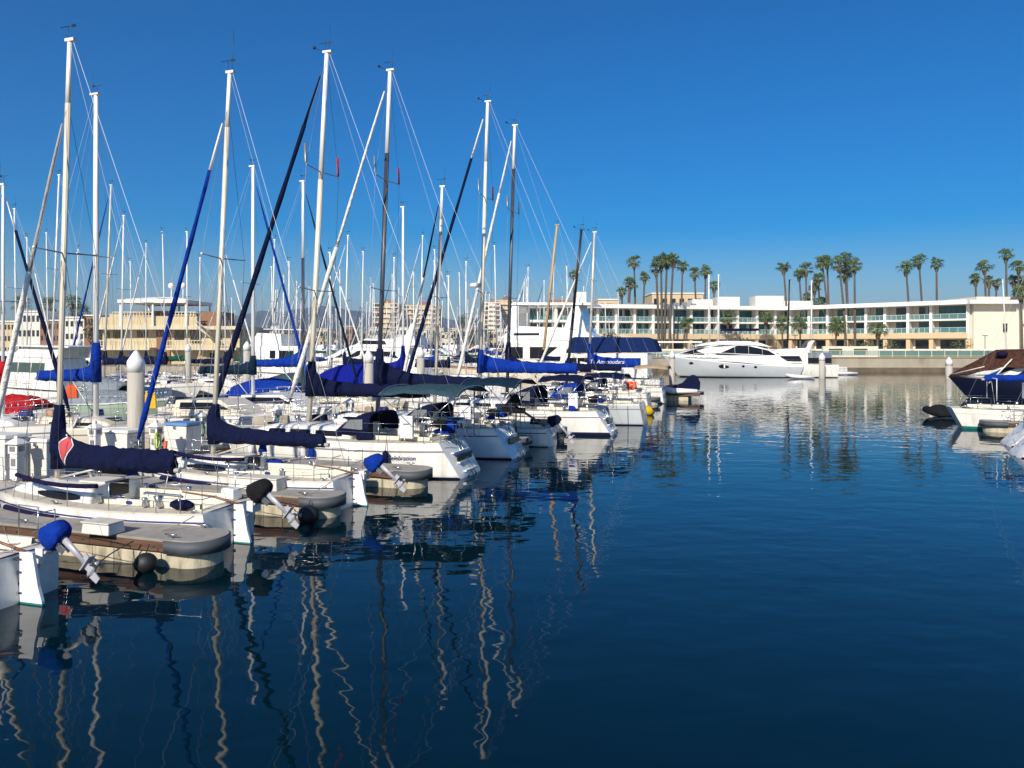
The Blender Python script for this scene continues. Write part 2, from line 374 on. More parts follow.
def outboard(parent, x, y, z, cover, leg='outboard_grey', sc=1.0, tilt=42, legtilt=None, motor_off=(0, 0)):
    """tilted-up outboard hung on the transom: x aft negative"""
    T = Matrix.Translation((x, y, z)) @ Matrix.Rotation(R(tilt), 4, 'Y') @ Matrix.Scale(sc, 4)
    # local before tilt: leg points down (-z), prop aft (-x)
    lg = MB(T); lg.tube([(0, 0, .05), (0, 0, -.25), (0, 0, -.62)], [.075, .06, .05], 8, 0, .7)
    lg.box((-.04, 0, -.64), (.32, .16, .02)); lg.box((-.05, 0, -.58), (.2, .03, .12))
    lg.tube([(.16, 0, -.80), (.08, 0, -.80), (-.12, 0, -.80), (-.2, 0, -.80)], [.01, .05, .05, .03], 8); lg.box((0, 0, -.74), (.13, .05, .22)); lg.box((.05, 0, -.93), (.12, .02, .18), top=(1.3, 1))
    m = lg.build('outboard_motor', leg, parent)
    cv = MB(T); rings = []
    for i in range(9):
        t = i / 8; zz = lerp(.03, .52, t); k = (.80, .98, 1.02, 1.04, 1.03, 1.0, .93, .78, .45)[i]
        ring = []
        for j in range(12):
            a = 2 * math.pi * j / 12; ca, sa = math.cos(a), math.sin(a)
            ring.append(Vector((.07 + math.copysign(abs(ca) ** .7, ca) * .29 * k, math.copysign(abs(sa) ** .7, sa) * .17 * k, zz * .88 + .07 * ca * t)) + Vector((0, 0, .015 * pnoise(Vector((a, t * 4, x))))))
        rings.append(ring)
    cv.loft(rings, 0, True, True, True); cv.build('engine_cover', cover, m)
    br = MB(T); br.box((.13, .07, -.02), (.12, .02, .3)); br.box((.13, -.07, -.02), (.12, .02, .3)); br.tube([(.1, -.1, .02), (.1, .1, .02)], .02, 6); br.tube([(.2, 0, .05), (.55, .02, .12)], [.025, .018], 6, 0)
    br.build('clamp_bracket', 'steel', m)
    pr = MB(T)
    for k in range(3):
        a = 2 * math.pi * k / 3; d = Vector((0, math.cos(a), math.sin(a))); e = Vector((0, -math.sin(a), math.cos(a)))
        c = Vector((-.16, 0, -.8)); pr.add([c + d * .03 - e * .02, c + d * .12 - e * .05 + Vector((-.02, 0, 0)), c + d * .13 + e * .03 + Vector((.02, 0, 0)), c + d * .03 + e * .02, c + d * .03 - e * .02 + Vector((-.01, 0, 0)), c + d * .12 - e * .05 + Vector((-.03, 0, 0)), c + d * .13 + e * .03 + Vector((.01, 0, 0)), c + d * .03 + e * .02 + Vector((-.01, 0, 0))], [(0, 1, 2, 3), (7, 6, 5, 4), (0, 4, 5, 1), (1, 5, 6, 2), (2, 6, 7, 3)])
    pr.build('propeller', 'outboard_dark', m)
    return m

def mast_rig(h, root, p):
    """mast, spreaders, stays, jib, boom"""
    mx, top, bz, bl = p['mast'], p['top'], p['boomz'], p['boomlen']
    base = p.get('mbase', h.sz(mx) + .3); rk = p.get('rake', .035); r = p.get('mr', .075)
    X = lambda z: mx - rk * (z - base)
    mlow, mup, split = p.get('mlow', 'alu'), p.get('mup', 'mast_white'), p.get('split', .0)
    zs = lerp(base, top, split) if split else top
    mb = MB()
    if split:
        mb.tube([(X(base), 0, base), (X(zs), 0, zs)], [r, r], 10, 0, .72); mb.tube([(X(zs), 0, zs), (X(top), 0, top)], [r * .97, r * .8], 10, 1, .72)
    else: mb.tube([(X(base), 0, base), (X(lerp(base, top, .7)), 0, lerp(base, top, .7)), (X(top), 0, top)], [r, r, r * .78], 10, 0, .72)
    mb.box((X(top) - .03, 0, top + .03), (r * 3.4, r * 1.5, .07), 1)
    ms = mb.build('mast', [mlow, mup], root)
    lvl = p.get('detail', 2)
    if lvl >= 1:
        mh = MB(); mh.tube([(X(top) + .05, 0, top), (X(top) + .05, 0, top + .35)], .008, 4); mh.tube([(X(top) - .12, 0, top + .36), (X(top) + .28, 0, top + .36)], .009, 4)
        mh.box((X(top) - .12, 0, top + .36), (.12, .01, .07)); mh.tube([(X(top) - .1, 0, top), (X(top) - .14, 0, top + p.get('ant', .9))], .006, 4)
        if p.get('anemo'): mh.tube([(X(top) + .05, 0, top + .03), (X(top) + .5, 0, top + .22)], .01, 4); mh.ball((X(top) + .5, 0, top + .24), .06, n=6)
        mh.build('masthead_gear', 'mast_black', ms)
    cw = h.hb(mx) * .96; zc = h.sz(mx)
    sp = MB(); fr = p.get('spread', [.55]); sw_ = MB(); tips = []
    for q in fr:
        z = lerp(base, top, q); w = min(cw, p.get('spw', .85)) * (1 - .25 * (q - .4))
        sp.tube([(X(z) - .08, -w, z + .04), (X(z), 0, z), (X(z) - .08, w, z + .04)], [.014, .022, .014], 6)
        for sg in (1, -1):
            sp.ball((X(z) - .08, sg * w, z + .04), .035, 1, 6)
        tips.append((z, w))
    if p.get('radar'):
        z = p['radar']; rdm = MB(); rdm.box((X(z) + .2, 0, z - .05), (.35, .08, .03)); rdm.lathe((X(z) + .38, 0, z - .04), [(.001, 0), (.27, 0), (.31, .08), (.27, .19), (.001, .24)], 14, 0); rdm.build('radar_dome', 'gelcoat_white', ms)
    if p.get('tube_refl'):
        for sg in (1, -1): z, w = tips[-1]; sp.tube([(X(z) - .06, sg * w, z + .03), (X(z) - .06, sg * w, z + .12), (X(z) - .03, sg * w, z + .75)], .045, 6, p['tube_refl'] - 1 if sg < 0 else 0)
    if fr: sp.build('spreaders', ['wire', 'gelcoat_white', 'red'], ms)
    st = MB(); wr = p.get('wr', .006); jt = p.get('jibtop', top - .3)
    for sg in (1, -1):
        path = [(X(zc) - .05, sg * cw, zc)] + [(X(z) - .08, sg * w, z + .04) for z, w in tips] + [(X(jt), sg * .03, jt)]
        st.tube(path, wr, 3); z0 = tips[0][0] if tips else top * .5; st.tube([(X(zc) + .35, sg * cw * .95, zc), (X(z0), sg * .04, z0 - .1)], wr, 3); st.tube([(X(zc) - .4, sg * cw * .97, zc), (X(z0), sg * .04, z0 - .1)], wr, 3)
    st.tube([(.1, 0, h.sz(0)), (X(top) - .1, 0, top)], wr, 3, 1)
    fx = h.L - p.get('jibback', .15); fz = h.sz(h.L) + .05
    st.tube([(fx, 0, fz), (X(jt), 0, jt)], wr, 3)
    st.tube([(X(top) - .08, .05, top), (X(base) - .12, .12, base + .1)], wr * .9, 3); st.tube([(X(top) + .1, -.04, top), (X(base) + .12, -.10, base + .1)], wr * .9, 3)
    st.build('standing_rigging', ['wire', 'wire_light'], root)
    j = p.get('jib')
    if j:
        a = Vector((fx, 0, fz)); b = Vector((X(jt) + .1, 0, jt - .1)); jl, ju, sp_ = j; n = 14; jr = p.get('jr', .085)
        ja, jb = MB(), MB(); pts = []; rr = []
        for i in range(n + 1):
            t = lerp(.05, .97, i / n); pts.append(a.lerp(b, t)); rr.append(jr * lerp(1.0, .5, t) * (1 + .12 * math.sin(i * 2.3)) * (1 if 0 < i < n else .5))
        k = max(1, min(n - 1, int(n * sp_)))
        mb = MB(); mb.tube(pts[:k + 1], rr[:k + 1], 8, 0); mb.tube(pts[k:], [q * .75 for q in rr[k:]], 8, 1)
        mb.lathe((pts[0].x, 0, pts[0].z - .22), [(.02, 0), (.11, 0), (.11, .03), (.04, .05), (.04, .12), (.11, .13), (.11, .16), (.02, .17)], 10, 2)
        mb.build('furled_jib', [jl, ju, 'black_rubber'], root)
    if bl:
        bm_ = MB(); bm_.tube([(mx - .1, 0, bz - .03), (mx - bl - .06, 0, bz - .03 + p.get('bdrop', 0))], p.get('br', .055), 8); bm_.tube([(X(base) - .1, 0, base + .1), (mx - bl * .4, 0, bz - .05)], .025, 5)
        bm_.tube([(mx - bl, 0, bz + p.get('bdrop', 0)), (X(top), 0, top)], .004, 3)
        bm_.tube([(mx - bl * .93, 0, bz - .1), (mx - bl * .9, .05, h.sz(1) + .1)], .012, 4)
        bo = bm_.build('boom', 'alu', root)
        if p.get('cover'):
            c = p['cover']; sail_cover('sail_cover', c[0], bo, mx, bz, bl, c[1], c[2], c[3], c[4] if len(c) > 4 else .9, p.get('cth', .15), rakex=0.0, seed=p.get('seed', 1), drop=p.get('bdrop', 0))
            # collar round the mast
            cc = MB(); cc.tube([(X(bz) + .0, 0, bz - .14), (X(bz + c[1] * .6), 0, bz + c[1] * .6), (X(bz + c[1]) + .0, 0, bz - .05 + c[1])], [r + .09, r + .08, r + .03], 10, 0); cc.build('cover_collar', c[0], bo)
    return ms

def rails(h, root, p):
    gate = MB(); zh = p.get('railh', .58); xs0, xs1 = .08, h.L * .96; n = p.get('stn', 4); r = .011
    def E(x, sg, z=0): return Vector((x, sg * (h.hb(x) - .05), h.sz(x) + z))
    pul = MB(); xb = h.L - .55
    for sg in (1, -1):
        pul.tube([E(xb, sg), E(xb + .02, sg, zh), (h.L - .02, 0, h.sz(h.L) + zh + .04)], r, 5); pul.tube([(h.L - .15, 0, h.sz(h.L)), (h.L - .02, 0, h.sz(h.L) + zh + .04)], r, 5)
    pul.build('bow_pulpit', 'steel', root)
    for sg in (1, -1):
        ps = MB(); q = [E(1.15, sg), E(1.15, sg, zh), E(.12, sg, zh), E(.12, sg)]; ps.tube(q, r, 5); ps.tube([E(.6, sg), E(.6, sg, zh)], r, 5); ps.tube([E(1.15, sg, zh * .5), E(.12, sg, zh * .5)], r * .8, 5)
        for z in (zh, zh * .5): ps.tube([E(.12, sg, z), E(.12, sg * .35 if False else sg, z) + Vector((0, -sg * .45, 0))], r, 5)
        ps.build('stern_rail', 'steel', root)
    ll = MB()
    xs = [lerp(1.15, xb, (i + 1) / (n + 1)) for i in range(n)]
    for sg in (1, -1):
        for x in xs: ll.tube([E(x, sg), E(x, sg, zh)], r * .9, 5)
        for z in (zh, zh * .52):
            ll.tube([E(x, sg, z) for x in [1.15] + xs + [xb]], .005, 3)
    ll.build('lifelines', 'steel', root)

def mast_seed(p): return p.get('seed', 1) * 17 + p['top'] * 3
def sailboat(name, label, stern, ang, p, cat='sailboat', group=None):
    root = thing(name, label, cat, (stern[0], stern[1], 0), ang, group)
    L = p['L']; d = p.get('detail', 2)
    h = Hull(L, p['beam'], p.get('fs', .8), p.get('fb', 1.0), p.get('sw', .75), p.get('over', .7), p.get('trake', -.12), p.get('mx', .38))
    hm = p.get('hull', 'gelcoat')
    ho = h.mesh([hm, p.get('stripe', hm), p.get('boot', 'boot_navy'), p.get('rub', hm)], root, boot=p.get('bootw', 1))
    c1 = p.get('cock', .36) * L
    if d >= 1: deck_and_cockpit(h, root, .035 * L + (max(0, p.get('trake', 0))), c1, h.B * .52, camber=.04)
    else:
        mb = MB(); xs = [L * i / 10 for i in range(11)]
        mb.loft([[Vector((x, -h.hb(x), h.sz(x) - .01)), Vector((x, 0, h.sz(x) + .05)), Vector((x, h.hb(x), h.sz(x) - .01))] for x in xs], 0, True, False, False); mb.build('deck', 'deck', root)
    cb = Cabin(h, c1 - .02, p.get('cabf', .76) * L, p.get('cabh', .38), .66)
    cb.mesh(root, p.get('cabmat', hm if hm != 'hull_navy' else 'gelcoat'))
    for (a, b, f0, f1, lens) in p.get('win', [(.42, .6, .3, .75, True)]): cb.window(a * L, b * L, f0, f1, root, lens=lens)
    if d >= 1:
        xa = c1; MB().box((xa + .45, 0, cb.top(xa + .4) + .01), (.75, .6, .06), 0).build('sliding_hatch', 'deck', root, .01); MB().box((xa - .05, 0, cb.top(xa) - cb.hh(xa) * .45), (.03, .52, cb.hh(xa) * 1.0)).build('companionway_door', 'window_dark', root); MB().box((p.get('cabf', .76) * L * .93, 0, cb.top(p.get('cabf', .76) * L * .93)), (.45, .45, .07)).build('fore_hatch', 'window_dark', root, .01)
    p.setdefault('mbase', cb.top(p['mast']) - .08 if p['mast'] < p.get('cabf', .76) * L else h.sz(p['mast']) + .03)
    mast_rig(h, root, p)
    if d >= 1: rails(h, root, p)
    if d >= 2:
        for sg in (1, -1):
            for xx in (c1 * .55, c1 * .95): MB().lathe((xx, sg * h.B * .60, h.sz(xx) + .05), [(.07, 0), (.06, .05), (.05, .12), (.07, .17), (.03, .19)], 10).build('winch', 'steel', root)
        for sg in (1, -1):
            for xx in (.35, L * .52, L * .9): MB().tube([(xx - .1, sg * (h.hb(xx) - .08), h.sz(xx) + .06), (xx + .1, sg * (h.hb(xx) - .08), h.sz(xx) + .06)], .015, 5).box((xx, sg * (h.hb(xx) - .08), h.sz(xx) + .03), (.06, .03, .05)).build('cleat', 'steel', root)
        MB().tube([(p['mast'] - .2, .15, cb.top(p['mast'] - .3) + .01), (c1 + .3, .25, cb.top(c1 + .3) + .02)], .01, 4, 0).build('halyard', 'rope', root); MB().tube([(p['mast'] - .2, -.15, cb.top(p['mast'] - .3) + .01), (c1 + .3, -.25, cb.top(c1 + .3) + .02)], .01, 4, 0).build('halyard', 'cushion', root)
    for k in range(p.get('fenders', 2 if d >= 1 else 0)):
        xx = lerp(.22, .72, k / max(1, p.get('fenders', 2) - 1)) * L
        for sg in (1, -1):
            f_ = MB(); y = sg * (h.hb(xx) + .10); z = h.sz(xx); f_.tube([(xx, y, z - .22), (xx, y, z - .30), (xx, y, z - .66), (xx, y, z - .74)], [.03, .10, .10, .03], 8); f_.tube([(xx, sg * (h.hb(xx) - .04), z + .3), (xx, y, z - .24)], .01, 4, 1)
            f_.build('hanging_fender', [('gelcoat_white', 'canvas_navy', 'canvas_blue')[(k + int(L * 10)) % 3], 'rope_dark'], root)
    if d >= 1:
        rd_ = random.Random(int(L * 100 + mast_seed(p)))
        for k in range(p.get('clutter', 7)):
            xx = rd_.uniform(.06, .70) * L; sg = rd_.choice((1, -1)); on = xx > c1; yy = sg * (rd_.uniform(.1, .5) * h.hb(xx) if on else h.hb(xx) * rd_.uniform(.60, .8)); zz = (cb.top(xx) - .03 if on and xx < p.get('cabf', .76) * L * .9 else h.sz(xx) + .04)
            ty = rd_.randrange(5); q = MB(); mt_ = rd_.choice(['canvas_navy', 'gelcoat_white', 'canvas_blue', 'outboard_dark', 'canvas_grey', 'cushion', 'teak', 'rope'])
            if ty == 0:
                for r_ in (.10, .14, .18): q.tube([(xx + r_ * math.cos(a_ * .6), yy + r_ * math.sin(a_ * .6), zz + .02) for a_ in range(12)], .012, 4)
                q.build('coiled_rope', rd_.choice(['rope', 'white_plastic', 'cushion']), root)
            elif ty == 1: q.box((xx, yy, zz + .12), (rd_.uniform(.3, .6), .3, .24), top=(.9, .85), rz=rd_.uniform(-.4, .4)).build('deck_box', mt_, root, .03)
            elif ty == 2: q.tube([(xx - .05, yy, zz), (xx, yy, zz + .12), (xx + .02, yy, zz + .26)], [.06, .07, .10], 8).build('cowl_vent', 'steel', root)
            elif ty == 3: q.ball((xx, yy, zz + .10), .2, 0, 9, (1.5, .8, .55)).build('bundled_canvas', mt_ if mt_ not in ('teak', 'rope') else 'canvas_navy', root)
            else: q.tube([(xx - .5, yy, zz + .28), (xx - .45, yy, zz + .30), (xx + .45, yy, zz + .32), (xx + .5, yy, zz + .30)], .03, 6).tube([(xx - .4, yy, zz), (xx - .4, yy, zz + .3)], .015, 4).tube([(xx + .4, yy, zz), (xx + .4, yy, zz + .3)], .015, 4).build('grab_rail', rd_.choice(['steel', 'wood']), root)
    if p.get('rudder'):
        a, ztop = p['rudder']; rd = MB(); rd.prism([(-.06, -.5), (-.06, ztop), (-a * .70, ztop), (-a * .95, ztop * .35), (-a * 1.12, .07), (-a * 1.15, -.5)], lambda x, z: .028, 0)
        rd.prism([(-.055, -.5), (-.055, .03), (-a * 1.16, .03), (-a * 1.155, -.5)], lambda x, z: .030, 2)
        for z in (ztop * .85, ztop * .6, ztop * .2): rd.box((-.03, 0, z), (.16, .075, .035), 1)
        ro = rd.build('rudder', ['gelcoat_white', 'outboard_dark', 'boot_teal'], root)
        tl = MB(); tl.tube([(-.15, 0, ztop), (.45, 0, ztop + .12), (1.25, .08, ztop + .2)], [.03, .028, .018], 6); tl.build('tiller', 'wood', ro)
    if p.get('outboard'):
        o = p['outboard']; outboard(root, o[0], o[1], o[2], o[3], sc=o[4], tilt=o[5] if len(o) > 5 else 42)
        bk = MB(); bk.box((-.10, o[1], o[2] - .28), (.16, .3, .26)); bk.tube([(0, o[1] + .1, o[2] - .5), (-.2, o[1] + .1, o[2] - .2)], .02, 5); bk.build('motor_bracket', 'white_plastic', root)
    if p.get('bimini'): bimini(root, *p['bimini'])
    if p.get('dodger'): dodger(root, *p['dodger'])
    if p.get('scoop'):
        s_ = MB(); b0 = h.hb(0); tk = p['trake']
        for k, (t, wd) in enumerate(((.18, .5), (.42, .6), (.68, .66))):
            z = h.fs * t; s_.box((tk * t * 1.02 - .09, 0, z), (.16, 2 * b0 * wd, .04), 0)
        s_.box((tk * .5 - .12, 0, h.fs * .45), (.07, b0 * 1.1, .42), 1, ry=-math.atan2(tk, h.fs) * 0.0)
        for y in (-.22, .05): s_.tube([(tk * .95, y, h.fs + .2), (tk * .5 - .12, y, h.fs * .5), (-.1, y, .02)], .014, 5, 2)
        for q in range(5): s_.tube([(lerp(tk * .95, -.1, q / 5) - .03, -.22, lerp(h.fs + .1, .1, q / 5)), (lerp(tk * .95, -.1, q / 5) - .03, .05, lerp(h.fs + .1, .1, q / 5))], .012, 5, 2)
        s_.build('swim_steps', ['gelcoat_white', 'window_dark', 'steel'], root)
    if p.get('wheel'):
        x = p['wheel']; w = MB(); z = h.sz(x) + .45
        w.tube([(x, .42 * math.cos(2 * math.pi * k / 20), z + .42 * math.sin(2 * math.pi * k / 20)) for k in range(21)], .016, 5)
        for k in range(5): w.tube([(x, 0, z), (x, .42 * math.cos(2 * math.pi * k / 5), z + .42 * math.sin(2 * math.pi * k / 5))], .009, 4)
        w.box((x + .12, 0, z - .3), (.2, .25, .7)); w.build('steering_wheel', 'steel', root)
    return root, h, cb

def bimini(root, x0, x1, w, z, mt, zb):
    rings = []; n = 12
    for i in range(n + 1):
        t = i / n; x = lerp(x0, x1, t); sag = .10 * math.cos(math.pi * (t - .5)) - .03 * abs(math.sin(t * math.pi * 3)); ring = []
        for j in range(11):
            y = lerp(-w, w, j / 10); q = abs(y / w); ring.append(Vector((x, y, z + sag - .22 * q ** 3 + .02 * pnoise(Vector((x * 3, y * 3, 0))))))
        rings.append(ring + [p - Vector((0, 0, .025)) for p in ring[::-1]])
    o = MB().loft(rings, 0, True, True, True).build('bimini_top', mt, root)
    f = MB(); xm = (x0 + x1) / 2
    for x in (x0 + .05, xm - .2, xm + .2, x1 - .05):
        for sg in (1, -1): f.tube([(x, sg * w * .96, z - .2), (lerp(x, xm, .85), sg * (w + .05), zb)], .014, 5)
        f.tube([(x, lerp(-w, w, j / 8) * .96, z + .04 - .22 * abs(lerp(-1, 1, j / 8)) ** 3) for j in range(9)], .014, 5)
    for sg in (1, -1): f.tube([(x0, sg * w, z - .22), (x0 - .35, sg * (w + .05), zb)], .01, 4)
    f.build('bimini_frame', 'steel', o)

def dodger(root, x0, x1, w, z0, ht, mt):
    rings = []; n = 10
    for i in range(n + 1):
        t = i / n; x = lerp(x0, x1, t); k = math.cos(t * math.pi / 2) ** .6 if t < 1 else .02; ring = []
        for j in range(13):
            a = math.pi * j / 12; ring.append(Vector((x, w * (1 - .12 * t) * math.copysign(abs(math.cos(a)) ** .55, math.cos(a)), z0 + ht * k * math.sin(a) ** .5 + .015 * pnoise(Vector((x * 4, j * .7, 0))))))
        rings.append(ring)
    mb = MB(); mb.loft(rings, 0, True, False, False); o = mb.build('dodger', mt, root)
    so = o.modifiers.new('s', 'SOLIDIFY'); so.thickness = .02
    for sg in (1, -1):
        wn = MB(); pts = [(lerp(x0, x1, .15), .25), (lerp(x0, x1, .15), .72), (lerp(x0, x1, .5), .68), (lerp(x0, x1, .72), .3)]
        wn.add([Vector((x, sg * (w * (1 - .12 * (x - x0) / (x1 - x0)) + .03), z0 + ht * f)) for x, f in pts] + [Vector((x, sg * (w * (1 - .12 * (x - x0) / (x1 - x0)) + .02), z0 + ht * f)) for x, f in pts], [(0, 1, 2, 3), (7, 6, 5, 4), (0, 1, 5, 4), (1, 2, 6, 5), (2, 3, 7, 6), (3, 0, 4, 7)])
        wn.build('vinyl_window', 'vinyl', o)
    return o
# ------------------------------------------------------------------ power boats
def powerboat(name, label, stern, ang, p, cat='motorboat', group=None):
    root = thing(name, label, cat, (stern[0], stern[1], 0), ang, group)
    L = p['L']; hm = p.get('hull', 'gelcoat_white')
    h = Hull(L, p['beam'], p.get('fs', 1.1), p.get('fb', 1.7), .88, p.get('over', 1.1), p.get('trake', -.1), .5, p.get('flare', .12))
    h.mesh([hm, p.get('stripe', hm), p.get('boot', 'boot_navy'), p.get('rub', 'gelcoat_white')], root)
    mb = MB(); xs = [L * i / 20 for i in range(21)]
    mb.loft([[Vector((x, -h.hb(x), h.sz(x) - .01)), Vector((x, -h.hb(x) * .5, h.sz(x) + .03)), Vector((x, 0, h.sz(x) + .05)), Vector((x, h.hb(x) * .5, h.sz(x) + .03)), Vector((x, h.hb(x), h.sz(x) - .01))] for x in xs], 0, True, False, False)
    mb.build('deck', p.get('deck', 'deck'), root)
    for t in p.get('tiers', []):
        prof = [(x * L, z) for x, z in t['prof']]; z0 = min(z for x, z in prof); z1 = max(z for x, z in prof); w0, w1 = t['w']
        w = lambda x, z, z0=z0, z1=z1, w0=w0, w1=w1: max(.12, min(lerp(w0, w1, (z - z0) / max(.01, z1 - z0)), h.hb(min(x, L * .99)) * .93 + .0 if t.get('clip', True) else 99))
        mbx = MB()
        # split the long profile so the width can follow the hull
        pr = []
        for i in range(len(prof)):
            a, b = prof[i], prof[(i + 1) % len(prof)]; k = max(1, int(abs(b[0] - a[0]) / (L * .06)))
            pr += [(lerp(a[0], b[0], q / k), lerp(a[1], b[1], q / k)) for q in range(k)]
        mbx.prism(pr, w); o = mbx.build(t.get('name', 'superstructure'), t.get('mat', hm), root, t.get('bev', .04))
        for wn in t.get('win', []):
            wb = MB(); pts = []
            wp = [(x * L, z) for x, z in wn]
            for i in range(len(wp)):
                a, b = wp[i], wp[(i + 1) % len(wp)]; k = max(1, int(abs(b[0] - a[0]) / (L * .05)))
                pts += [(lerp(a[0], b[0], q / k), lerp(a[1], b[1], q / k)) for q in range(k)]
            wb.prism(pts, lambda x, z: w(x, z) + .015); wb.build('window', t.get('wmat', 'window_dark'), o)
            if t.get('mull'):
                mu = MB(); xa = min(x for x, z in wp); xb = max(x for x, z in wp); za = min(z for x, z in wp); zb = max(z for x, z in wp)
                for q in range(1, t['mull']):
                    x = lerp(xa, xb, q / t['mull'])
                    for sg in (1, -1): mu.tube([(x, sg * (w(x, za) + .02), za), (x, sg * (w(x, zb) + .02), zb)], .035, 4)
                mu.build('mullion', hm, o)
    if p.get('rail', True):
        r = MB(); a, b = p.get('railx', (.35, .98)); n = 9; zh = p.get('railh', .6)
        P = [[Vector((lerp(a, b, i / n) * L, sg * (h.hb(lerp(a, b, i / n) * L) - .06), h.sz(lerp(a, b, i / n) * L))) for i in range(n + 1)] for sg in (1, -1)]
        for q in P:
            r.tube([v + Vector((0, 0, zh)) for v in q], .014, 5); r.tube([v + Vector((0, 0, zh * .5)) for v in q], .009, 4)
            for v in q: r.tube([v, v + Vector((0, 0, zh))], .012, 4)
        r.build('bow_rail', 'steel', root)
    for k in p.get('ports', []):
        pt = MB()
        for sg in (1, -1):
            x, z, sx, sz_ = k[0] * L, k[1], k[2], k[3]; kk = 1 - z / h.sz(x); v = h.pt(x, kk, sg)
            pt.ball((v.x, v.y, v.z), 1, 0, 10, (sx, .04, sz_))
        pt.build('porthole', k[4] if len(k) > 4 else 'window_dark', root)
    for a in p.get('antennas', []):
        an = MB(); an.tube([(a[0] * L, a[1], a[2]), (a[0] * L - .15 * a[3], a[1], a[2] + a[3])], [.022, .01], 5); an.build('antenna', 'gelcoat_white', root)
    if p.get('dome'):
        x, z = p['dome']; dm = MB(); dm.tube([(x * L, 0, z - .5), (x * L, 0, z)], .04, 6); dm.lathe((x * L, 0, z), [(.001, 0), (.3, 0), (.33, .08), (.28, .2), (.001, .26)], 14); dm.build('radar_dome', 'gelcoat_white', root)
    if p.get('arch'):
        x, zb, zt, w = p['arch']; ar = MB(); 
        for sg in (1, -1): ar.add([Vector((x * L + dx, sg * (w - i), z)) for i in (0, .12) for dx, z in ((.5, zb), (1.1, zb), (.15, zt), (-.35, zt))], [(0, 1, 2, 3), (7, 6, 5, 4), (0, 1, 5, 4), (1, 2, 6, 5), (2, 3, 7, 6), (3, 0, 4, 7)])
        ar.box((x * L - .1, 0, zt), (.5, 2 * w, .12)); ar.build('radar_arch', hm, root, .03)
    return root, h

# ------------------------------------------------------------------ dock pieces
U = Vector((.945, -.327, 0)).normalized(); ANG_U = math.atan2(U.y, U.x); W = Vector((.373, .928, 0)).normalized()
def ROT(v, a): return Vector((v.x * math.cos(a) - v.y * math.sin(a), v.x * math.sin(a) + v.y * math.cos(a), v.z))

def finger(label, px, py, L, wd=1.4, side=1, box_at=None, ball_at=None, ang=None, dy=.1):
    Y = CAMH * F / (py - HZ); X = wx(px, Y)
    a = ANG_U if ang is None else ang
    # end of the float: shift so the visible corner sits at (px, py)
    root = thing('dock_finger', label, 'dock', (X - side * .30, Y + wd / 2 * .9 + dy, 0), a if side > 0 else a + math.pi, 'finger docks')
    r = wd / 2; top = .55
    def outline(rr, x0): return [(x0, -rr)] + [(-r + rr * math.sin(R(q)) * 1.0, -rr * math.cos(R(q))) for q in range(0, 181, 6)] + [(x0, rr)]
    def slab(rr, z0, z1, x0=-L, m=0, mb=None):
        o = outline(rr, x0); n = len(o); mb = mb or MB()
        mb.add([(x, y, z0) for x, y in o] + [(x, y, z1) for x, y in o], [list(range(n))[::-1], [n + i for i in range(n)]] + [(i, (i + 1) % n, n + (i + 1) % n, n + i) for i in range(n)], m); return mb
    slab(r, top - .05, top).build('deck_slab', 'dock_top', root)
    wl = MB()
    for sg in (1, -1):
        wl.box(((-L - r) / 2 - .1, sg * (r - .035), top - .145), (L - r + .1, .09, .19), 0)
        k = -r - .6
        while k > -L:
            wl.tube([(k, sg * r, top - .14), (k, sg * (r + .035), top - .14)], .025, 6, 1); k -= .9
    wl.build('wood_waler', ['dock_wood', 'steel'], root)
    cap = outline(r + .03, -r - .35); n = len(cap); mb = MB()
    inner = outline(r - .05, -r - .35)
    vs = [(x, y, z) for z in (top - .27, top - .012) for x, y in cap] + [(x, y, z) for z in (top - .27, top - .052) for x, y in inner]
    fs = []
    for i in range(n - 1): fs += [(i, i + 1, n + i + 1, n + i), (2 * n + i, 3 * n + i, 3 * n + i + 1, 2 * n + i + 1), (n + i, n + i + 1, 3 * n + i + 1, 3 * n + i), (i, 2 * n + i, 2 * n + i + 1, i + 1)]
    mb.add(vs, fs, 0, True); mb.build('rubber_bumper', 'rubber_grey', root)
    fl = MB(); segs = [(-L, -L / 2 - .05), (-L / 2 + .05, -.22)]
    rings = []
    for z, ins in ((-.5, .1), (-.1, 0), (.24, 0), (.29, .02), (.33, .08)):
        rings.append([Vector((x, y, z)) for x, y in outline(r - .06 - ins, -L / 2 + .05 + ins)])
    # capsule end follows the deck outline
    rings = [[p + Vector((-.06, 0, 0)) for p in q] for q in rings]; fl.loft(rings, 0, False)
    for x0, x1 in segs[:1]:
        rings = []
        for z, ins in ((-.5, .1), (-.1, .0), (.24, 0), (.29, .02), (.33, .08)):
            q = r - .06 - ins; ring = []
            for i in range(24):
                t = 2 * math.pi * i / 24; cx, cy = math.cos(t), math.sin(t)
                ring.append(Vector(((x0 + x1) / 2 + (x1 - x0) / 2 * math.copysign(abs(cx) ** .14, cx) - (ins * .6 * cx), q * math.copysign(abs(cy) ** .35, cy), z)))
            rings.append(ring)
        fl.loft(rings, 0, False)
    fl.build('concrete_float', 'dock_float', root, .02)
    cl = MB()
    for x in (-r - .3, -L * .45, -L * .8):
        for sg in (1, -1):
            cl.tube([(x - .14, sg * (r - .12), top + .07), (x + .14, sg * (r - .12), top + .07)], .018, 6); cl.box((x, sg * (r - .12), top + .03), (.08, .04, .08))
    cl.build('cleat', 'steel', root)
    return root, (X, Y)

